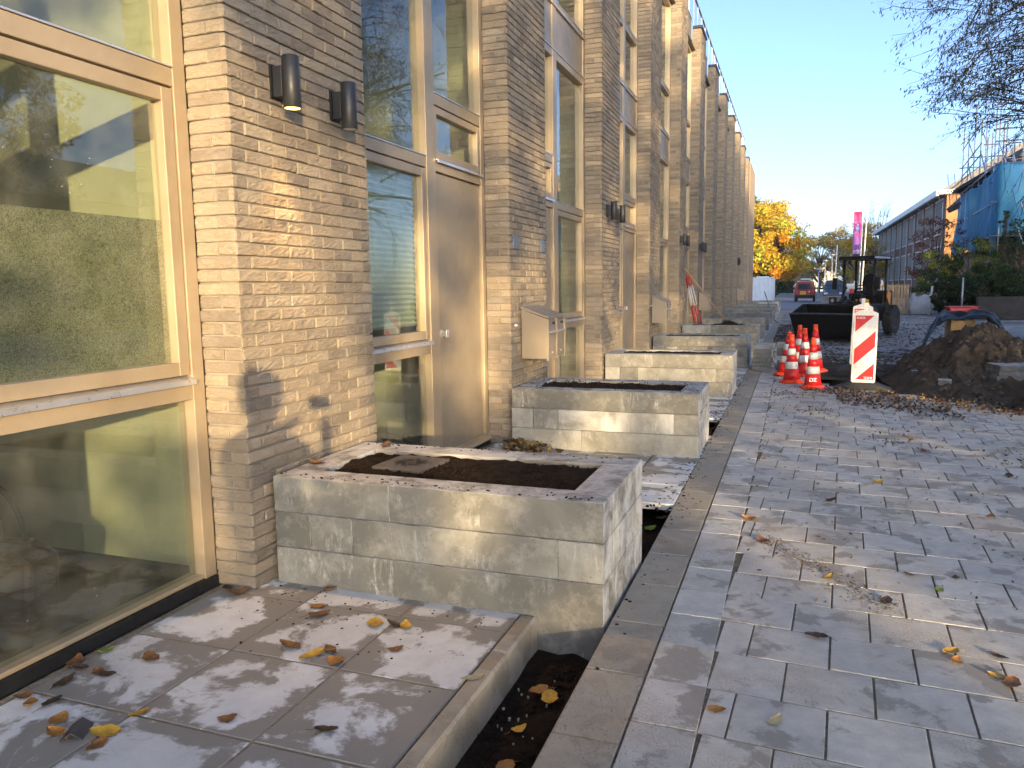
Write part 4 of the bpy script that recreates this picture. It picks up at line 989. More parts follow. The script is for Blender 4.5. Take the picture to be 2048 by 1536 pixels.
# container
t = simple('white_container_paint', (.6, .66, .72), .5, .1, .05, 2)
ct = empty('site_container', (-4.3, 75.6, 0), R(4), 'white corrugated steel container at the end of the facade', 'container')
m = MB(); pts = []; x = 0; Wc = 2.55
prof = []
k_ = 0
while x < Wc: prof += [(x, 0), (x+.1, 0), (x+.13, .05), (x+.2, .05)]; x += .23
vs = [(min(a, Wc), -b_, z) for z in (.1, 2.2) for a, b_ in prof]; n_ = len(prof); m.add(vs, [(i, i+1, n_+i+1, n_+i) for i in range(n_-1)])
m.box(0, Wc, .01, 6, .1, 2.2); m.build('panel', t, ct)
m = MB(); m.box(-.03, Wc+.05, -.07, 6.05, 2.201, 2.27); m.box(-.03, Wc+.05, -.07, 6.05, 0, .099); m.box(Wc+.001, Wc+.06, -.07, .03, .1, 2.2); m.box(1.0, 2.1, .5, 1.4, 2.271, 2.36); m.build('frame', t, ct)
# concrete block row near the van
m = MB()
for k_ in range(3): m.box(2.1+k_*.75, 2.83+k_*.75, 67, 67.6, 0, .62)
tag(m.build('block_row', MT['block'], None, bev=.02), 'row of low grey concrete blocks between the red van and the loader', 'concrete blocks')
# ---------------------------------------------------------------- wheel loader
LD = empty('wheel_loader', (.87, 23.4, .02), R(-24), 'black compact wheel loader with open canopy and wide bucket', 'loader')
bp_ = MT['blackp']
bk = empty('bucket'); bk.parent = LD; bk.scale.x = .93; bk.location.x = .06
prof = [(-.55, .74), (-.58, .72), (-.1, .06), (.05, 0), (.5, 0), (.72, .18), (.78, .5), (.6, .98), (.56, 1.0)]
inn = [(.55, .96), (.56, .93), (.72, .5), (.66, .22), (.47, .04), (.06, .04), (-.07, .09), (-.53, .72)]
m = MB(); m.prism(prof+inn, -.93, .93, 'yz'); m.build('shell', bp_, bk)
for s in (-1, 1):
    m = MB(); m.prism([(-.55, .74), (-.1, .06), (.05, 0), (.5, 0), (.72, .18), (.78, .5), (.58, 1.0), (.3, 1.0)], s*.931, s*.96, 'yz'); m.build('side_plate', bp_, bk, bev=.004)
m = MB(); m.box(-.94, .94, -.61, -.5, .735, .775); m.build('cutting_edge', MT['steel_dark'], bk, bev=.004)
m = MB()
for s in (-.3, .3): m.tube([(s, .8, .55), (s, 1.2, .8), (s, 2.0, 1.15)], .07, 8)
m.tube([(-.35, 1.2, .8), (.35, 1.2, .8)], .05, 8); m.tube([(0, .8, .85), (0, 1.7, 1.1)], .045, 8); m.build('lift_arm', bp_, LD)
m = MB(); m.box(-.42, .42, 1.5, 2.3, .4, 1.05); m.box(-.5, .5, 2.3, 3.3, .42, .95); m.box(-.5, .5, 3.3, 4.1, .5, 1.35); m.build('chassis', bp_, LD, bev=.04)
m = MB(); m.prism([(3.5, 1.15), (3.8, .9), (3.85, 1.25), (3.6, 1.36)], .501, .53, 'yz'); m.build('side_panel', simple('orange_paint', (.75, .3, .06), .4), LD)
for s in (-1, 1):
    for y in (1.75, 3.55): wheel(LD, (s*.68, y, .44), .44, .32, MT['steel_dark'], True)
    mesh_box('mudguard', bp_, (s*.52 if s > 0 else -.86, .86 if s > 0 else -.52, 1.3, 2.2, .93, .97), LD, .01)
    m = MB(); m.tube([(s*.52, 2.25, .9), (s*.5, 2.3, 1.5), (s*.54, 2.35, 2.3)], .045, 8); m.build('canopy_post', bp_, LD, smooth=True); m = MB(); m.tube([(s*.52, 3.35, 1.0), (s*.54, 3.3, 2.3)], .045, 8); m.build('canopy_post', bp_, LD, smooth=True)
    mi_ = empty('mirror'); mi_.parent = LD; m = MB(); m.tube([(s*.5, 2.3, 1.55), (s*.66, 2.15, 1.72), (s*.74, 2.12, 1.6)], .014, 6); m.build('arm', bp_, mi_); mesh_box('glass_housing', bp_, (s*.74-.09, s*.74+.09, 2.08, 2.13, 1.4, 1.75), mi_, .02)
for x in (-.44, -.28, .28, .44):
    m = MB(); m.lathe([(0, 0), (.06, 0), (.07, .03), (.04, .08), (0, .09)], (x, 2.18, 2.2), 14, 'y'); m.build('work_light', MT['steel_dark'], LD, smooth=True)
for s in (-1, 1):
    hl = MB(); hl.box(s*.5-.13, s*.5+.13, 1.45, 1.52, .98, 1.18); h1 = hl.build('headlight', bp_, LD, bev=.02); hl = MB(); hl.lathe([(0, 0), (.06, 0), (.06, .012), (0, .015)], (s*.5, 1.435, 1.08), 14, 'y'); hl.build('lens', MT['hlite'], h1)
m = MB(); m.box(-.6, .6, 2.1, 3.5, 2.3, 2.36); m.build('canopy_roof', silp, LD, bev=.02); m = MB(); m.box(-.62, .62, 2.07, 2.099, 2.27, 2.38); m.box(-.62, .62, 3.501, 3.53, 2.27, 2.38); m.build('canopy_edge', bp_, LD, bev=.01)
m = MB(); m.box(-.26, .26, 2.85, 3.35, 1.05, 1.2); m.prism([(-.22, 1.2), (.22, 1.2), (.27, 1.6), (.2, 1.82), (.0, 1.88), (-.2, 1.82), (-.27, 1.6)], 3.22, 3.36, 'xz'); m.box(-.34, -.27, 2.9, 3.3, 1.38, 1.44); m.box(.27, .34, 2.9, 3.3, 1.38, 1.44); m.build('seat', MT['black'], LD, bev=.03)
m = MB(); m.tube([(0, 2.2, .95), (0, 2.42, 1.3)], .035, 8)
ring = [Vector((.19*math.cos(a), 2.44+.19*math.sin(a)*.45, 1.36+.19*math.sin(a)*.85)) for a in [2*math.pi*k_/20 for k_ in range(21)]]; m.tube(ring, .016, 6); m.build('steering_wheel', MT['black'], LD)
m = MB(); m.box(-.22, .22, 2.05, 2.25, .95, 1.28); m.build('dashboard', bp_, LD, bev=.03)
m = MB(); m.tube([(-.25, 1.9, 1.0), (-.28, 1.7, 1.25), (-.2, 1.5, 1.2), (-.22, 1.2, .9)], .014, 6); m.tube([(.1, 1.9, 1.0), (.12, 1.6, 1.3), (.1, 1.2, .95)], .014, 6); m.build('hydraulic_hose', MT['rubber'], LD)
m = MB(); m.box(-.25, -.12, 2.16, 2.25, 1.29, 1.42); m.build('orange_guard', MT['orange'], LD, bev=.02)
mesh_box('licence_plate', yp, (.05, .5, 2.02, 2.045, .98, 1.1), LD, .003)
mesh_box('cross_bar', bp_, (-.62, .62, 2.24, 2.3, 1.02, 1.1), LD, .01)
for ch in LD.children:
    if ch.name.split('.')[0] != 'bucket': ch.scale.x = .84; ch.location.x *= .84
# ---------------------------------------------------------------- traffic cones
def make_cone(H=.75, top_text=None):
    c_ = empty('traffic_cone')
    m = MB(); m.lathe([(.0, 0), (.185, 0), (.19, .012), (.185, .03), (.15, .04), (.14, .055), (.0, .055)], n=8)
    m.v = [(x*1.02, y*1.02, z) for x, y, z in m.v]; m.build('base', MT['orange'], c_, bev=.004)
    def rad(z): return .125-(.125-.032)*(z-.05)/(H-.1) if z < H-.05 else .032
    segs = [(.05, .22, 'red'), (.22, .33, 'white'), (.33, .435, 'red'), (.435, .535, 'white'), (.535, .64, 'red'), (.64, H-.03, 'orange')]
    for i, (a, b_, mt) in enumerate(segs):
        m = MB(); r1, r2 = rad(a), rad(b_); o_ = .0015 if mt == 'white' else 0
        m.lathe([(r1+o_, a+.0003), (r2+o_, b_-.0003)], n=32)
        q = m.build('sleeve_band' if mt != 'orange' else 'neck', MT[mt], c_); 
        for p_ in q.data.polygons: p_.use_smooth = len(p_.vertices) == 4
    m = MB(); m.lathe([(.03, H-.03), (.036, H-.025), (.036, H-.012), (.028, H), (.018, H), (.016, H-.06), (.0, H-.06)], n=20); m.build('tip', MT['orange'], c_, smooth=True)
    return c_
cone = make_cone(); cz = [(.31, 12.62, 1.04, 'front right cone with white lettering, nearest the camera'), (.0, 13.3, 1.05, 'front left cone with a wide dark red foot'), (-.12, 14.3, 1.03, 'leftmost cone, leaning left beside the paver stack'), (.13, 14.9, 1.15, 'back left cone'), (.21, 14.3, 1.12, 'middle cone behind the two front ones'), (.40, 15.1, 1.15, 'back right cone')]
for i, (x, y, s, lb) in enumerate(cz):
    o = cone if i == 0 else copy_tree(cone)
    o.location = (x, y, .002 if i != 2 else .01); o.scale = (s, s, s); o.rotation_euler = (0, R(-1) if i != 2 else R(5), R(rnd.uniform(-20, 20)) if i else 0)
    if i in (3, 4, 5): o.location.z = .0
    tag(o, 'red and white striped traffic cone, '+lb, 'traffic cone', 'traffic cones beside the pit')
wt = simple('white_print', (.8, .8, .8), .5)
a_ = txt('lettering', 'DZ', .075, wt, cone, (-.0, -.1135, .135), (R(90-8), 0, 0)); 
# ---------------------------------------------------------------- beacon signs
def beacon(x, y, rz, label, lean=0, z=0):
    S = empty('warning_board', (x, y, z), rz, label, 'road sign', 'red and white warning boards on rubber feet')
    m = MB()
    m.prism([(-.42, 0), (.42, 0), (.4, .035), (.2, .11), (.1, .12), (-.1, .12), (-.2, .11), (-.4, .035)], -.2, .2, 'xz')
    m.build('rubber_foot', MT['rubber'], S, bev=.02)
    Pn = empty('board', (0, 0, .115)); Pn.parent = S; Pn.rotation_euler = (0, lean, 0)
    W, Hh = .168, 1.06
    m = MB(); m.prism([(-W+.02, 0), (-.05, -.02), (.05, -.02), (W-.02, 0), (W, .02), (W, Hh-.01), (W-.02, Hh+.005), (.05, Hh+.045), (-.05, Hh+.045), (-W+.02, Hh+.005), (-W, Hh-.01), (-W, .02)], -.018, .018, 'xz')
    m.prism([(-.032, Hh+.046), (.032, Hh+.046), (.032, Hh+.15), (-.032, Hh+.15)], -.012, .012, 'xz')
    m.build('panel', MT['whitep'], Pn, bev=.005)
    m = MB(); w_, z0, z1 = .142, .05, Hh-.04
    m.box(-w_, w_, -.0195, -.0185, z0, z1); m.build('reflective_sheet', MT['white'], Pn)
    m = MB(); sl_ = .28   # diagonal stripes rising to the right
    def stripe(za, zb):
        # between lines z = za + sl*(x/w) and zb; clipped to the sheet
        pts = []; 
        poly = [(-w_, za-sl_/2), (w_, za+sl_/2), (w_, zb+sl_/2), (-w_, zb-sl_/2)]
        def clip(P_, f):
            out = []
            for i in range(len(P_)):
                a, b_ = P_[i], P_[(i+1) % len(P_)]; fa, fb = f(a), f(b_)
                if fa >= 0: out.append(a)
                if fa*fb < 0: t_ = fa/(fa-fb); out.append((a[0]+(b_[0]-a[0])*t_, a[1]+(b_[1]-a[1])*t_))
            return out
        poly = clip(poly, lambda q: q[1]-z0); 
        if len(poly) > 2: poly = clip(poly, lambda q: z1-q[1])
        if len(poly) > 2: m.prism(poly, -.0205, -.0197, 'xz')
    sp = z1-z0
    stripe(z0-.4, z0+.11); stripe(z0+.36, z0+.6); stripe(z0+.86, z0+1.6)
    m.build('red_stripes', MT['red'], Pn)
    a_ = txt('lettering', 'BUKO.', .042, wt, Pn, (-.065, -.0222, z1-.035), (R(90), 0, 0)); b2 = txt('lettering', 'BUKO.', .042, wt, Pn, (.065, -.0222, z0+.03), (R(90), R(180), 0))
    txt('small_print', '0341-77 188', .018, MT['black'], Pn, (0, -.0188, .022), (R(90), 0, 0))
    m = MB()
    for q in (-.05, 0, .06): m.lathe([(0, -.0022), (.007, -.0022), (.007, 0), (0, 0)], (q, -.0185, Hh+.012), 10, 'y')
    m.build('rivets', MT['galv'], Pn)
    return S
beacon(1.02, 12.75, R(-4), 'large red and white striped warning board standing in front, nearest the camera', R(.6), -.02)
beacon(1.16, 15.4, R(4), 'second striped warning board mostly hidden behind the front one', R(1.5), -.0)
# ---------------------------------------------------------------- tools and poles
hk = empty('rake', (0, 0, 0), 0, 'long wooden handled rake leaning from a planter against the wall', 'rake')
m = MB(); m.tube([(-1.62, 20.55, .66), (-2.66, 20.25, 2.05)], [.019, .016], 8); m.build('handle', MT['handle'], hk, smooth=True)
m = MB(); m.box(-1.72, -1.5, 20.5, 20.6, .56, .72); m.build('head', MT['steel_dark'], hk, bev=.01)
m = MB(); vs = []
sp_h = MB(); sp_h = soil_patch(-1.95, -1.15, 20.12, 20.68, .58, .03, 7, 24, 14)
sp_h.v = [(x, y, z+.12*math.exp(-((x+1.55)**2/.05+(y-20.4)**2/.03))) for x, y, z in sp_h.v]
tag(sp_h.build('soil_mound', MT['soil'], None, smooth=True), 'small mound of dark soil heaped around the rake head', kind='stuff')
for i, (dx, dy, h_) in enumerate(((0, 0, 1.3), (.07, .02, 1.27), (.15, .03, 1.32), (-.05, .1, 1.2))):
    L = empty('ranging_pole', (-2.4+dx, 20.62+dy, .6), 0, ['leftmost', 'second', 'rightmost', 'rear'][i]+' of the red and white ranging poles leaning on the fifth pillar', 'pole', 'red and white ranging poles')
    a = Vector((0, 0, 0)); b_ = Vector((-.27+dx*-.5, .05, h_))
    for (u0, u1, mt) in ((0, .38, 'red'), (.38, .77, 'whitep'), (.77, 1, 'red')):
        m = MB(); m.tube([a.lerp(b_, u0), a.lerp(b_, u1)], .015, 8); m.build('section', MT[mt], L, smooth=True)
br = MB(); br.tube([(-1.27, 36.9, 1.28), (-1.0, 35.6, .6), (-.85, 34.6, .15), (-.55, 33.6, -.02)], .02, 8)
tag(br.build('black_bar', MT['steel_dark'], None, smooth=True), 'bent dark iron bar leaning over the corner of a far planter', 'bar')
# ---------------------------------------------------------------- paver stacks
def slab_stack(x, y, w_, d_, n_, rz, label, gap=0):
    S = empty('slab_stack', (x, y, 0), rz, label, 'slab stack', 'stacks of concrete slabs')
    for i in range(n_):
        o = MB(); o.box(-w_/2, w_/2, -d_/2, d_/2, 0, .078); q = o.build('slab', MT['block'], S, bev=.006)
        q.location = (rnd.uniform(-.02, .02), rnd.uniform(-.015, .015), .002+i*.08); q.rotation_euler = (0, 0, rnd.uniform(-.03, .03))
    return S
slab_stack(-.52, 15.35, .36, .62, 6, R(-3), 'six loose grey concrete slabs stacked beside the planter'); slab_stack(-.03, 15.75, .5, .5, 6, 0, 'wider stack of grey concrete slabs behind the cones')
slab_stack(3.15, 13.35, .62, .5, 3, R(8), 'short stack of pale concrete slabs half buried in the right soil heap').location.z = .12
# ---------------------------------------------------------------- earth heaps, litter
def heap(name, x0, x1, y0, y1, fn, label, step=.032):
    m = MB(); nx_ = int((x1-x0)/step); ny_ = int((y1-y0)/step); vs = []
    for j in range(ny_+1):
        for i in range(nx_+1):
            x = x0+(x1-x0)*i/nx_; y = y0+(y1-y0)*j/ny_; h_ = fn(x, y)
            n1 = noise.fractal(Vector((x*3, y*3, 2)), .6, 2.2, 6)*.15; n2 = (abs(noise.noise(Vector((x*8, y*8, 5))))+.6*abs(noise.noise(Vector((x*19, y*19, 5)))))*.09
            vs.append((x, y, -.12+max(0, h_)+(n1+n2)*min(1, max(0, h_)*4)))
    m.add(vs, [(j*(nx_+1)+i, j*(nx_+1)+i+1, (j+1)*(nx_+1)+i+1, (j+1)*(nx_+1)+i) for j in range(ny_) for i in range(nx_)])
    return tag(m.build(name, MT['earth'], None, smooth=True), label, kind='stuff')
def g2(x, y, cx, cy, rx, ry, h): 
    q = ((x-cx)/rx)**2+((y-cy)/ry)**2
    return h*max(0, 1-q**.6)
heap('soil_heap', 1.5, 6.2, 11.6, 18.2, lambda x, y: max(g2(x, y, 3.05, 15.2, 1.5, 2.6, .93), g2(x, y, 4.5, 14.8, 1.9, 2.6, .78), g2(x, y, 2.3, 13.8, .9, 1.8, .38)), 'broad heap of dark dug earth right of the pit')
heap('soil_heap', 2.35, 5.6, 9.6, 12.8, lambda x, y: max(g2(x, y, 3.55, 11.0, 1.1, 1.2, .72), g2(x, y, 4.6, 11.2, 1.2, 1.4, .85)), 'nearer heap of dark earth at the right edge')
HF = lambda x, y: max(g2(x, y, 3.05, 15.2, 1.5, 2.6, .93), g2(x, y, 4.5, 14.8, 1.9, 2.6, .78), g2(x, y, 2.3, 13.8, .9, 1.8, .38), g2(x, y, 3.55, 11.0, 1.1, 1.2, .72), g2(x, y, 4.6, 11.2, 1.2, 1.4, .85))-.08
heap('soil_heap', -.3, 1.0, 14.9, 17.6, lambda x, y: g2(x, y, .9, 16.8, .9, .8, .12), 'low dark spoil behind the cones')
# loose stones and clods
rg = np.random.RandomState(4)
def chunks(name, n_, area, smin, smax, mat, label, zf=lambda x, y: 0, flat=.6):
    m = MB()
    for i in range(n_):
        x, y = area(rg); s = rg.uniform(smin, smax); z = zf(x, y); base_ = len(m.v)
        a = rg.uniform(0, 6.28); k_ = 6
        m.cc = tuple(rg.choice([.5, .8, 1.1])*np.array((.12, .1, .08)))
        vs = [(x, y, z+s*flat)]
        for q in range(k_): rr_ = s*rg.uniform(.6, 1.1); vs.append((x+rr_*math.cos(a+q*6.283/k_), y+rr_*math.sin(a+q*6.283/k_), z+s*flat*rg.uniform(.3, .7)))
        for q in range(k_): rr_ = s*rg.uniform(.6, 1.0); vs.append((x+rr_*math.cos(a+q*6.283/k_), y+rr_*math.sin(a+q*6.283/k_), z-.01))
        fs = [(0, 1+q, 1+(q+1) % k_) for q in range(k_)]+[(1+q, 1+k_+q, 1+k_+(q+1) % k_, 1+(q+1) % k_) for q in range(k_)]
        m.add(vs, fs)
    return tag(m.build(name, mat), label, kind='stuff')
t = NT('clod'); t.set(col=attr(t), rough=.95, spec=.15); MT['clod'] = t.m
def zg(x, y): return pit_h(x, y)
chunks('rubble', 900, lambda r: (r.uniform(-.5, 4.2), 17+abs(r.normal(0, 1.6))), .015, .06, MT['clod'], 'dark broken stones scattered behind the pit', zg)
chunks('rubble', 1500, lambda r: (-.55+abs(r.normal(0, .75)), r.uniform(19, 33)), .015, .055, MT['clod'], 'dark broken stones along the far planters', zg)
chunks('rubble', 300, lambda r: (r.uniform(.3, 2.2), r.uniform(12.7, 16.5)), .015, .07, MT['clod'], 'clods of earth in the pit', zg)
chunks('rubble', 700, lambda r: (r.uniform(2.4, 5.5), r.uniform(18, 34)), .015, .05, MT['clod'], 'dark crumbs scattered right of the loader', zg)
chunks('soil_crumbs', 200, lambda r: (-.775+abs(r.normal(0, .08)), r.uniform(3, 16)), .003, .011, MT['soil'], 'dark soil crumbs spilled on the kerb', lambda x, y: 0)
chunks('soil_crumbs', 110, lambda r: (r.uniform(-2.6, -1.3), 3.38-abs(r.normal(0, .3))), .002, .008, MT['soil'], 'dark soil crumbs on the terrace slabs', lambda x, y: 0)
chunks('soil_crumbs', 150, lambda r: ((-2.66+r.uniform(0, 1.84)), (3.43+abs(r.normal(0, .04)) if r.rand() < .5 else 4.39-abs(r.normal(0, .06)))), .002, .009, MT['soil'], 'dark soil crumbs on the planter rim', lambda x, y: .6)
chunks('soil_crumbs', 250, lambda r: ((-2.66+r.uniform(0, 1.84)), 7.24+r.uniform(0, .95)), .003, .01, MT['soil'], 'dark soil crumbs on the second planter rim', lambda x, y: .6)
chunks('soil_crumbs', 500, lambda r: (-1.35+r.normal(0, .12), r.choice([5.6, 6.4, 9.5, 10.5, 4.9])+r.normal(0, .2)), .003, .01, MT['soil'], 'soil spilled on slabs between planters', lambda x, y: .004)
chunks('soil_crumbs', 900, lambda r: (r.uniform(-1.12, -.8), r.uniform(1.2, 3.3) if r.rand() < .75 else r.uniform(4.4, 5.6)), .004, .016, MT['soil'], 'lumps of dark soil in the strip beside the kerb', lambda x, y: -.165)
chunks('soil_crumbs', 900, lambda r: (-2.66+r.uniform(.22, 1.64), r.choice([3.41, 7.22])+r.uniform(.22, .76)), .003, .012, MT['soil'], 'lumps of soil on the planter beds', lambda x, y: .583)
chunks('pebbles', 36, lambda r: (r.uniform(-1.12, -.9), r.uniform(1.6, 3.2)), .003, .008, MT['kerb'], 'pale pebbles in the soil strip', lambda x, y: -.155)
chunks('sand_grains', 1300, lambda r: (max(-.775, -.6+r.normal(0, .12)), 2.75+r.normal(0, .35)), .0008, .0028, MT['sand'], 'coarse sand spilled on the kerb', lambda x, y: .002)
chunks('clods', 900, lambda r: (r.uniform(1.9, 5.6), r.uniform(10, 16.5)), .012, .055, MT['clod'], 'clods and stones on the earth heap', HF, .8)
# small bricks at the pit edge
for x, y, rz, lb in ((1.95, 14.1, .3, 'small grey brick on the left of the earth heap'), (2.15, 12.9, -.2, 'small grey brick nearer the front of the earth heap')):
    o = mesh_box('loose_brick', MT['block'], (-.09, .09, -.06, .06, 0, .1), None, .006); o.location = (x, y, .06); o.rotation_euler = (.1, 0, rz); tag(o, lb, 'brick', 'loose grey bricks at the earth heap')
# black plastic sheet over a trestle, with red tub
m = MB(); vs = []; NU, NV = 46, 22
path = [(2.3, 16.9, .0), (2.42, 17.2, .34), (2.6, 17.7, .66), (2.85, 18.3, .9), (3.1, 18.6, .97), (3.5, 18.7, .98), (3.8, 18.7, 1.02), (4.02, 18.6, .84), (4.16, 18.4, .5), (4.3, 18.3, .1)]
for i in range(NU+1):
    f_ = i/NU*(len(path)-1); k_ = min(len(path)-2, int(f_)); p_ = Vector(path[k_]).lerp(Vector(path[k_+1]), f_-k_)
    for j in range(NV+1):
        q = j/NV-.5; w_ = noise.noise(Vector((i*.28, j*.22, 3)))*.08
        vs.append((p_.x+w_*.4+q*.15, p_.y+q*1.1, max(.0, p_.z+w_-.28*abs(q)**1.5*1.6)))
m.add(vs, [(i*(NV+1)+j, (i+1)*(NV+1)+j, (i+1)*(NV+1)+j+1, i*(NV+1)+j+1) for i in range(NU) for j in range(NV)])
t = NT('black_sheet'); t.set(col=(.008, .009, .013), rough=.42, spec=.2); t.bump(t.noise(t.wc(), 5, 4), .6, .05)
o = m.build('plastic_sheet', t.m, None, smooth=True); s_ = o.modifiers.new('s', 'SOLIDIFY'); s_.thickness = .004; tag(o, 'glossy black plastic sheet draped behind the earth heap', 'sheet')
m = MB(); m.box(3.15, 3.64, 18.6, 19.4, 0, .3); m.box(3.17, 3.62, 18.7, 19.38, .299, .92); m.build('support_block', MT['wood']); tag(bpy.data.objects['support_block'], 'brown blocks propping the black sheet', 'block')
tb_ = empty('red_tub', (3.42, 19.05, .93), .05, 'flat red plastic tub lying on the black sheet', 'tub')
m = MB(); m.prism([(-.26, 0), (.25, 0), (.28, .12), (-.28, .13)], -.2, .2, 'xz'); m.build('tub_body', simple('faded_red_plastic', (.5, .06, .06), .5), tb_, bev=.02)
m = MB(); m.box(-.3, .3, -.22, .22, .131, .143); m.build('rim', bpy.data.materials['faded_red_plastic'], tb_, bev=.004)
# ---------------------------------------------------------------- fallen leaves
def leaf_mesh(seed, s=.05, flat=False):
    rs = random.Random(seed); m = MB(); N_ = 9; vs = []
    curl = rs.uniform(.1, .55) if not flat else .1; fold = rs.uniform(.05, .4); as_ = rs.uniform(.5, .72)
    for i in range(N_+1):
        u = i/N_; wd = as_*s*math.sin(math.pi*min(1, u**.8))**.75*(1+.12*math.sin(u*17+seed))
        x = (u-.5)*2*s
        for k_ in (-1, -.5, 0, .5, 1):
            vs.append((x, wd*k_, .004+abs(k_)*fold*s*.6+curl*s*((u-.5)*2)**2*.6+rs.uniform(-.001, .001)))
    fs = [(i*5+k_, i*5+k_+1, (i+1)*5+k_+1, (i+1)*5+k_) for i in range(N_) for k_ in range(4)]
    m.add(vs, fs); m.tube([(-s, 0, .004+curl*s*.6), (-s*1.35, .1*s, .006), (-s*1.8, .25*s, .003)], .0009, 4); return m
def lmat(name, a, b_):
    t = NT(name); v_ = t.coord(rand=True); t.set(col=t.ramp(t.noise(v_, 45, 5, .7), [(.35, a), (.65, b_)]), rough=.55, spec=.35); t.bump(t.noise(v_, 160, 3), .3, .002); return t.m
LM = {'yellow': lmat('yellow_leaf', (.36, .2, .03), (.52, .34, .05)), 'brown': lmat('brown_leaf', (.1, .045, .018), (.22, .11, .045)), 'dark': lmat('dark_leaf', (.035, .022, .016), (.08, .05, .032)), 'orange': lmat('orange_leaf', (.24, .1, .025), (.36, .19, .05)), 'pale': lmat('pale_leaf', (.32, .27, .15), (.45, .4, .24)), 'green': lmat('green_leaf', (.1, .17, .02), (.2, .26, .04))}
protos = {}
for k_, mt in LM.items():
    protos[k_] = []
    for s_ in range(4):
        o = leaf_mesh(hash(k_) % 97*0+len(k_)*10+s_, .045).build('fallen_leaf', mt, None, smooth=True); protos[k_].append(o.data); bpy.data.objects.remove(o)
LV = [(-2.91, 2.33, 'brown'), (-2.69, 2.29, 'dark'), (-2.61, 2.46, 'brown'), (-2.1, 2.75, 'brown'), (-1.95, 2.71, 'yellow'), (-1.9, 2.78, 'brown'), (-1.82, 2.7, 'orange'), (-2.24, 3.17, 'orange'), (-2.17, 3.09, 'brown'), (-2.3, 3.39, 'orange'), (-2.54, 3.44, 'yellow'), (-1.85, 3.08, 'yellow'), (-1.76, 3.1, 'dark'), (-1.7, 3.11, 'yellow'), (-1.63, 2.88, 'brown'), (-2.57, 1.97, 'orange'), (-2.5, 1.9, 'orange'), (-2.78, 2.02, 'orange'), (-2.86, 2.05, 'brown'), (-2.7, 2.05, 'dark'), (-2.84, 2.3, 'dark'), (-2.8, 2.19, 'dark'), (-2.74, 2.3, 'brown'), (-2.33, 1.96, 'yellow'), (-2.29, 1.89, 'brown'), (-2.31, 2.1, 'yellow'), (-1.96, 2.18, 'brown'), (-2.86, 2.45, 'green'), (-1.56, 2.23, 'dark'), (-1.2, 2.75, 'pale'), (-2.75, 3.2, 'brown'), (-2.84, 3.22, 'dark'), (-2.9, 3.3, 'orange'),
      (.68, 3.62, 'yellow'), (.69, 3.54, 'orange'), (.82, 3.45, 'yellow'), (.86, 3.39, 'brown'), (.87, 3.64, 'dark'), (-.02, 2.82, 'pale'), (-.23, 2.83, 'orange'), (.75, 4.37, 'green'), (.48, 4.12, 'dark'), (.65, 4.56, 'brown'), (.14, 3.6, 'dark'), (-.22, 7.33, 'orange'), (-.25, 5.37, 'orange'), (.22, 4.38, 'yellow'), (.68, 6.7, 'yellow'), (-.14, 4.91, 'brown'), (.87, 4.59, 'dark'), (1.3, 5.9, 'brown'), (1.7, 7.2, 'dark'), (.3, 6.0, 'dark'), (1.2, 8.1, 'brown'), (-.9, 5.7, 'pale'), (-.93, 5.4, 'green'), (-1.0, 3.0, 'orange'), (-.93, 2.95, 'yellow'), (-.98, 2.7, 'yellow'), (-.95, 2.45, 'orange'), (-1.02, 2.2, 'pale'), (-2.45, 4.3, 'brown'), (-2.6, 3.75, 'orange')]
for i, (x, y, c_) in enumerate(LV):
    o = bpy.data.objects.new('fallen_leaf', protos[c_][i % 4]); COL.objects.link(o)
    z = .001 if not (-1.13 < x < -.79) else -.15
    if i >= len(LV)-2: z = .601
    o.location = (x, y, z); o.rotation_euler = (rnd.uniform(-.15, .15), rnd.uniform(-.15, .15), rnd.uniform(0, 6.28)); q = rnd.uniform(.75, 1.25); o.scale = (q, q, q)
    where = 'on the planter rim' if i >= len(LV)-2 else 'on the grey slabs' if x < -1.15 else 'in the dark soil strip' if x < -.79 else 'on the grey pavers'
    if where.endswith('slabs'):
        spot = 'beside the black window base strip' if x < -2.62 else 'near the nearest planter' if y > 2.95 else 'in the group before the planter' if y > 2.6 else 'at the bottom edge of the picture' if y < 2.12 else 'in the middle of the slabs'
    elif where.endswith('pavers'):
        spot = 'at the right, in the sunlit strip' if x > .6 and y < 4.5 else 'in the foreground' if y < 3.7 else 'far off, beyond the sunlit strip' if y > 5.5 else 'just beyond the foreground'
    elif where.endswith('strip'): spot = 'behind the planter corner' if y > 4 else 'nearest the camera' if y < 2.6 else 'under the planter corner'
    else: spot = 'at the rear edge' if y > 4 else 'by the brick pillar'
    tag(o, '%s leaf %s, %s' % (c_, where, spot), 'leaf', 'fallen leaves '+where)
def litter(name, n_, area, sz, pal, label, z=.012):
    rg = np.random.RandomState(n_); P_ = np.array([area(rg) for _ in range(n_)]); P_ = np.concatenate([P_, (z+rg.uniform(0, 1, (n_, 1))**2*z*2)], 1) if P_.shape[1] == 2 else P_
    nr = rg.normal(size=(n_, 3))*.5+np.array([0, 0, 1]); return tag(quads(name, P_, nr, sz, pick(rg, pal, n_), MT['litter']), label, kind='stuff')
LP = [(.1, .065, .04), (.17, .11, .06), (.06, .042, .03), (.26, .17, .07), (.22, .18, .12), (.08, .055, .04)]
litter('leaf_litter', 260, lambda r: (-2.66+abs(r.normal(0, .2)), 7.05+r.normal(0, .09)), .04, LP+[(.45, .3, .05)], 'heap of brown leaves in the corner beside the door', .03)
litter('leaf_litter', 1300, lambda r: (lambda x: (x, 12.7-.75*x+r.normal(0, .28)))(r.uniform(.2, 3.2)), .027, LP, 'brown leaves gathered along the front of the earth heap', .02)
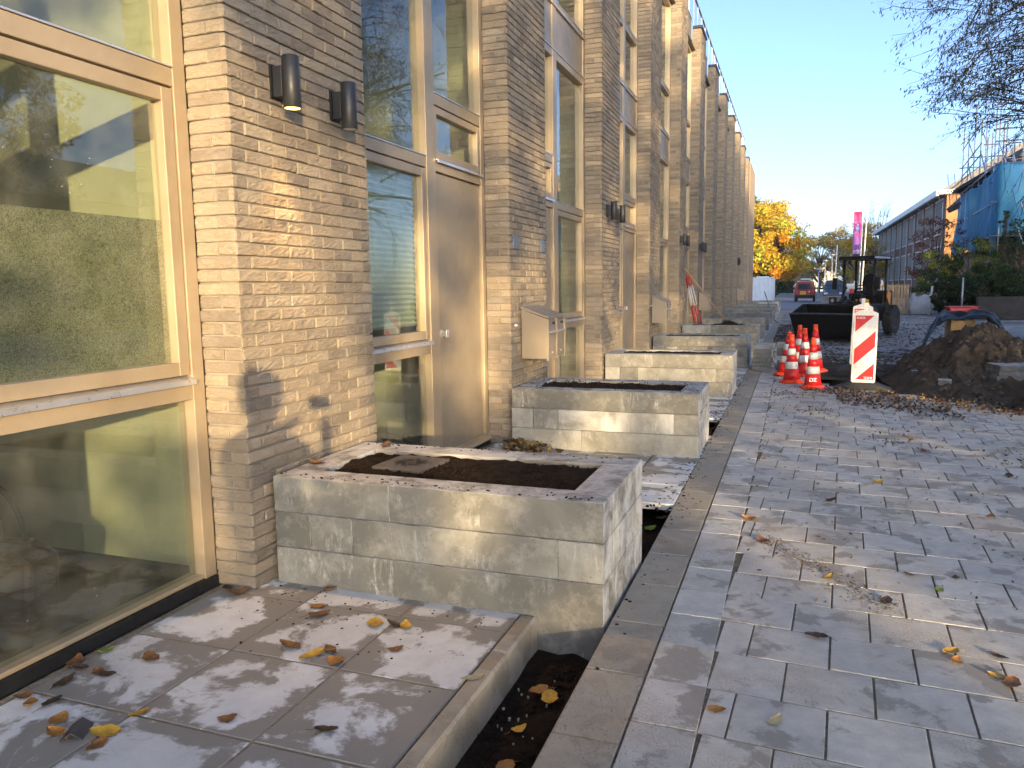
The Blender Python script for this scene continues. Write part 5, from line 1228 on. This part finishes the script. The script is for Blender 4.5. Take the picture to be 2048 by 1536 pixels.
litter('leaf_litter', 420, lambda r: (lambda x: (x, 11.2+r.normal(0, .3)-.8*(x-1)))(r.uniform(.6, 1.9)), .03, LP[:3], 'loose brown leaves on the pavers before the heap')
litter('leaf_litter', 700, lambda r: (r.uniform(-.4, 3), r.uniform(4, 13)), .014, LP[:3], 'small leaf bits sprinkled over the pavers', .004)
litter('leaf_litter', 260, lambda r: (lambda c: (c[0]+r.normal(0, .16), c[1]+r.normal(0, .3)))(((1.05, 8.6), (.3, 10.4), (-.1, 11.9), (1.9, 7.9))[r.randint(4)]), .02, LP[:3], 'drifts of leaf bits on the pavers', .006)
litter('leaf_litter', 2200, lambda r: (r.uniform(-.5, 5.5), r.uniform(17, 45)), .035, LP[:3]+[(.3, .28, .26)], 'leaf and mud debris on the unpaved street', .03)
ab = empty('broken_tile', (-2.43, 1.93, .004), .5, 'small bent piece of dark slate beside a yellow leaf', 'fragment')
m = MB(); m.prism([(-.04, 0), (0, .028), (.04, .0), (.037, -.0005), (0, .023), (-.037, -.0005)], -.055, .055, 'xz'); m.build('piece', MT['steel_dark'], ab)
litter('leaf_litter', 230, lambda r: (lambda k: (-.13+.62*k+r.normal(0, .05), 4.98-.95*k+r.normal(0, .06)))(r.uniform(0, 1)), .009, LP[:3]+LP[5:], 'line of leaf bits and grit swept along the pavers', .005)
chunks('soil_crumbs', 450, lambda r: (-.83+r.normal(0, .06), r.uniform(5.4, 14)), .004, .016, MT['soil'], 'dark soil smeared along the kerb edge', lambda x, y: .001, .35)
chunks('sand_grains', 700, lambda r: (lambda k: (-.13+.7*k+r.normal(0, .04), 4.98-1.05*k+r.normal(0, .05)))(r.uniform(0, 1)), .001, .004, MT['sand'], 'line of sand swept over the pavers', lambda x, y: .002)

# ---------------------------------------------------------------- willow that hangs in from the right
wl = empty('willow_tree', (8.6, 21, 0), 0, 'large willow with long thin branches hanging in from the upper right', 'tree')
rs = random.Random(12); m = MB(); tw = MB(); lp = []; ln = []
tp = [Vector((0, 0, 0)), Vector((.1, -.1, 2)), Vector((-.1, -.2, 4)), Vector((.1, -.4, 6)), Vector((0, -.3, 9)), Vector((.2, 0, 12))]
m.tube(tp, [.5, .42, .36, .3, .2, .1], 12)
O = Vector((8.6, 21, 0))
def outline_ok(q):
    X, Y, Z = 8.6+q.x, 21+q.y, q.z
    if Y > 18.5 or X > 6.5: return True
    Xn, Zn = X*15/Y, 1.6+(Z-1.6)*15/Y
    return Xn > 1.12 and Zn > 3.75 and not (Xn < 2.6 and Zn < 3.8+(2.6-Xn)*.95)
def twig(p0, p1, r_, lv, dens, sag):
    if not outline_ok(p1): p1 = p0.lerp(p1, .55)
    if not outline_ok(p1): return
    mid = p0.lerp(p1, .5)+Vector((rs.gauss(0, .1), rs.gauss(0, .1), sag))
    pts = [p0.lerp(mid, .5)+Vector((0, 0, sag*.2)), mid, mid.lerp(p1, .5)+Vector((0, 0, sag*.25)), p1]; pts = [p0]+pts
    tw.tube(pts, [r_, r_*.85, r_*.7, r_*.5, r_*.25], 4, cap=False)
    L = (p1-p0).length
    for k_ in range(int(dens*L)):
        u = rs.uniform(.25, 1)**.6*4; i = min(3, int(u)); q = pts[i].lerp(pts[i+1], u-i)
        lp.append(q+Vector((rs.gauss(0, .04), rs.gauss(0, .04), rs.gauss(-.03, .04)))); ln.append((pts[i+1]-pts[i]).normalized())
    if lv:
        for k_ in range(rs.randint(3, 5)):
            u = rs.uniform(.2, .95)*4; i = min(3, int(u)); q = pts[i].lerp(pts[i+1], u-i); d_ = (pts[i+1]-pts[i]).normalized()
            e_ = q+(d_+Vector((rs.gauss(0, .35), rs.gauss(0, .35), rs.gauss(-.12, .3)))).normalized()*L*rs.uniform(.25, .5)
            twig(q, e_, r_*.5, lv-1, dens, -.04*L*.3)
# branches over the street, inside the picture
limbs = []
for (e, s0) in (((-4.4, -4.6, 5.9), (-.1, -.2, 4.6)), ((-4.9, -6.2, 5.0), (0, -.2, 4.0)), ((-3.8, -3.0, 7.4), (0, -.3, 6.0)), ((-4.2, -5.5, 7.0), (0, -.3, 5.4)), ((-5.2, -5.2, 8.2), (0, -.3, 7.0)), ((-4.6, -5.4, 4.3), (0, -.2, 3.4)), ((-4.2, -6, 6.2), (0, -.2, 5))):
    s0 = Vector(s0); e = Vector(e); mid = s0.lerp(e, .5)+Vector((0, 0, .7)); m.tube([s0, s0.lerp(mid, .5)+Vector((0, 0, .3)), mid, mid.lerp(e, .5)+Vector((0, 0, .2)), e], [.15, .12, .085, .06, .028], 7); limbs.append((s0, mid, e))
for k_ in range(66):
    s0, mid, e = rs.choice(limbs); u = rs.uniform(.35, 1); st = mid.lerp(e, u) if u > .0 else mid
    en = Vector((-rs.uniform(4.7, 6.75)-.0, -rs.uniform(4.6, 6.6), 0)); hh = rs.uniform(4.2, 8.6)
    hh = max(hh, 4.0+(-6.2-en.x)*-1.0*.0+max(0, (-en.x-5.6))*1.15+rs.uniform(0, .5)*0)
    en.z = hh
    if en.z > st.z+.7: en.z = st.z+rs.uniform(-.9, .5)
    if -en.x > 5.6 and en.z < 4.2+(-en.x-5.6)*.8: en.z = 4.2+(-en.x-5.6)*.9
    twig(st, en, .013, 2, 11, rs.uniform(0, .25))
n_in = len(lp)
# the rest of the crown, seen only in reflections and from the side
for k_ in range(110):
    a = rs.uniform(0, 6.28); q = tp[rs.randint(2, 5)]; r_ = rs.uniform(2.2, 5.5); e = Vector((r_*math.cos(a), r_*math.sin(a), q.z+rs.uniform(.2, 3.5)))
    if e.x < -3.4 and e.y < -2: continue
    if k_ < 26: m.tube([q, q.lerp(e, .5)+Vector((0, 0, .4)), e], [.11, .07, .03], 6)
    twig(q.lerp(e, .5), e, .03, 1, 0, .2)
    for j in range(3):
        f_ = e+Vector((rs.gauss(0, .9), rs.gauss(0, .9), rs.uniform(-3.2, -.3))); twig(q.lerp(e, rs.uniform(.6, 1)), f_, .012, 1, 3, .15)
m.build('trunk', MT['bark'], wl, smooth=True); tw.build('twigs', MT['twig'], wl)
# narrow hanging leaves
lm = MB()
for q, d_ in zip(lp, ln):
    dr = (Vector((rs.gauss(0, .45), rs.gauss(0, .45), -1))+d_*rs.uniform(.2, 1.2)).normalized(); sd_ = dr.cross(Vector((rs.gauss(0, 1), rs.gauss(0, 1), rs.gauss(0, 1)))).normalized()
    L_ = rs.uniform(.055, .1); w_ = rs.uniform(.007, .012); lm.cc = rs.choice([(.035, .045, .02), (.06, .06, .025), (.1, .085, .03)])
    lm.add([q, q+dr*L_*.45+sd_*w_, q+dr*L_, q+dr*L_*.45-sd_*w_], [(0, 1, 2, 3)])
lm.build('leaves', MT['leaf'], wl)
# ---------------------------------------------------------------- trees behind the viewer: crowns shaped to cast the dappled shade and leave sun gaps
Hh_ = Vector((math.cos(SUN_AZ), math.sin(SUN_AZ), 0)); KK = S2.cross(Hh_); KK = KK if KK.z > 0 else -KK
def dens(u, v):
    if -1.8 < u < -.62 and 1.46 < v < 3.9: return .03
    if -.62 <= u < .78 and 1.1 < v < 3.2: return .02
    if .78 <= u < 2.5 and 1.5 < v < 3.2: return .4
    if 2.38 < u < 2.86 and v < 1.7: return 0
    if 4.3 < u < 4.55 and v < 1.2: return 0
    if -.05 < u < .3 and .72 < v < 1.0: return .05
    if .55 < u < .85 and .85 < v < 1.15: return .1
    if -.8 < u < 1.4 and v < 1.1: return 1.6
    if 6.1 < u < 7.1 and 3.7 < v < 5.3: return .05
    if 4.6 < u < 5.6 and 1.3 < v < 2.0: return .25
    if 7.7 < u < 8.3 and v < 2.4: return .2
    if 4.0 < u < 8 and 1.8 < v < 3.2: return .5
    if u > 8: return .97
    if v > 3.2: return .88
    return .86
def shade_tree(ua, ub, D, fine, idx):
    rg = np.random.RandomState(100+idx); rs = random.Random(idx)
    um = (ua+ub)/2; base = Hh_*um+Vector((S2.x, S2.y, 0)).normalized()*D; base.z = 0
    r_ = empty('street_tree', base, 0, 'leafy street tree behind the viewer, number %d along the row from the nearest' % (idx+1), 'tree', 'street trees behind the viewer')
    st = .3 if fine else .55; pos = []; m = MB(); n_l = 62 if fine else 80; sz = .075 if fine else .17
    m.tube([(0, 0, 0), (.05, 0, 2), (0, .1, 4), (.1, 0, 8)], [.16, .13, .1, .05], 8)
    u = ua
    while u < ub:
        v = .05
        while v < (9.6 if fine else 12.6):
            uu, vv = u+rs.uniform(0, st), v+rs.uniform(0, st)
            if rs.random() < dens(uu, vv):
                c = Hh_*uu+KK*vv+S2*(D+rs.uniform(-1.6, 1.6))-base
                if c.z > .1:
                    nl = int(n_l*1.7) if dens(uu, vv) > 1.2 else n_l
                    pos.append(np.array(c)+rg.normal(size=(nl, 3))*st*.42)
                    if rs.random() < .12: m.tube([(0, .05, max(.6, c.z*.6)), c*.6+Vector((0, 0, c.z*.32)), c], [.035, .02, .008], 4)
            v += st
        u += st
    P_ = np.concatenate(pos); m.build('trunk', MT['bark'], r_, smooth=True)
    quads('crown', P_, rg.normal(size=P_.shape), sz, pick(rg, OLV+GRN, len(P_)), MT['leaf'], r_)
k_ = 0; ua = -4.2
while ua < 36:
    wdt = 3.05 if ua < 8 else 5.2
    shade_tree(ua, ua+wdt, 15+(k_ % 3)*3.2 if ua < 8 else 44+(k_ % 3)*6, ua < 8, k_); ua += wdt; k_ += 1
# leafy trees across the street, mirrored in the windows
for i, (x, y, s_) in enumerate(((12.5, 8.5, 51), (14.5, 14, 52), (13.5, 2.5, 53))):
    tree('street_tree', (x, y, 0), 9.5, 3.2, 2.2, GRN+OLV, ['leafy tree across the street beside the viewer', 'leafy tree across the street left of the willow', 'leafy tree across the street right behind the viewer'][i], group='leafy trees across the street', n=70, per=210, leaf=.1, seed=s_, twigs=80)
WTB = simple('brown_house_brick', (.13, .09, .07), .9, 0, .2, 1.5)
hr = empty('row_house', (23, -2, 0), 0, 'long brown brick house row across the street, seen only in the window reflections', 'house')
m = MB(); m.box(0, 8, 0, 48, 0, 5.6); m.build('wall', WTB, hr); m = MB(); m.prism([(-.5, 5.601), (8.5, 5.601), (4, 8)], -.3, 48.3, 'xz'); m.build('roof', RFT, hr)
for q in range(9):
    for z_ in (1.0, 3.6): mesh_box('window', PAN, (-.05, -.002, 1.5+q*5.2, 3.6+q*5.2, z_, z_+1.6), hr, 0)
# the photographer, standing behind the lens
def person():
    r_ = empty('person', (-.12, -.42, 0), 0, 'person in a dark coat holding a phone up with both hands', 'person')
    J = {'pel': (0, 0, .95), 'sp': (0, 0, 1.15), 'ch': (0, .01, 1.38), 'nk': (0, .0, 1.52), 'hd': (0, .03, 1.66), 'ht': (0, .02, 1.74)}
    V = []; E_ = []; Rd = []
    def a(p_, r_, prev=None):
        V.append(p_); Rd.append(r_); 
        if prev is not None: E_.append((prev, len(V)-1))
        return len(V)-1
    p0 = a(J['pel'], (.17, .13)); s1 = a(J['sp'], (.17, .13), p0); c1 = a(J['ch'], (.19, .13), s1); n1 = a(J['nk'], (.06, .06), c1)
    h0 = a((0, .02, 1.6), (.075, .085), n1); h1 = a(J['hd'], (.085, .105), h0); h2 = a(J['ht'], (.075, .085), h1); a((0, .01, 1.79), (.03, .03), h2)
    for s in (-1, 1):
        l0 = a((s*.1, 0, .88), (.1, .11), p0); l1 = a((s*.12, .02, .5), (.07, .07), l0); l2 = a((s*.13, -.01, .1), (.045, .05), l1); a((s*.14, .14, .035), (.045, .035), l2)
        sh = a((s*.19, 0, 1.4), (.07, .07), c1); el = a((s*.3, .12, 1.2), (.05, .05), sh); wr = a((s*.15+.06, .3, 1.45), (.033, .033), el); a((s*.08+.08, .345, 1.52), (.035, .02), wr)
    me = bpy.data.meshes.new('body'); me.from_pydata(V, E_, []); o = bpy.data.objects.new('body', me); COL.objects.link(o); o.parent = r_
    sk = o.modifiers.new('skin', 'SKIN'); ld_ = me.skin_vertices[0].data if len(me.skin_vertices) else None
    if ld_ is None:
        bm = bmesh.new(); bm.from_mesh(me); bm.verts.layers.skin.verify(); bm.to_mesh(me); bm.free(); ld_ = me.skin_vertices[0].data
    for i, q in enumerate(Rd): ld_[i].radius = q
    ld_[0].use_root = True
    sb = o.modifiers.new('sub', 'SUBSURF'); sb.levels = 2; sb.render_levels = 2
    me.materials.append(simple('dark_coat', (.03, .035, .045), .85, 0, .2, 6))
    m = MB(); m.lathe([(.06, 1.58), (.1, 1.62), (.115, 1.7), (.1, 1.79), (.05, 1.83), (0, 1.835)], (0, 0, 0), 18); m.build('hair', simple('brown_hair', (.05, .03, .02), .7), r_, smooth=True)
    ph = empty('phone', (-.0, -.045, 1.6), 0, 'dark phone held up in both hands', 'phone'); mesh_box('case', MT['black'], (-.075, .075, -.006, .0, -.04, .04), ph, .003)
person()

# ---------------------------------------------------------------- thin morning haze
hz = MB(); hz.box(-620, 620, -620, 620, -1.5, 30)
hm = bpy.data.materials.new('haze_air'); hm.use_nodes = True; hn = hm.node_tree; hn.nodes.clear()
ho = hn.nodes.new('ShaderNodeOutputMaterial'); hv = hn.nodes.new('ShaderNodeVolumePrincipled'); hv.inputs['Density'].default_value = .0003; hv.inputs['Color'].default_value = (.95, .97, 1, 1); hv.inputs['Anisotropy'].default_value = .0
hn.links.new(hv.outputs[0], ho.inputs['Volume'])
tag(hz.build('haze', hm), 'thin pale autumn haze softening the far end of the street', kind='stuff')
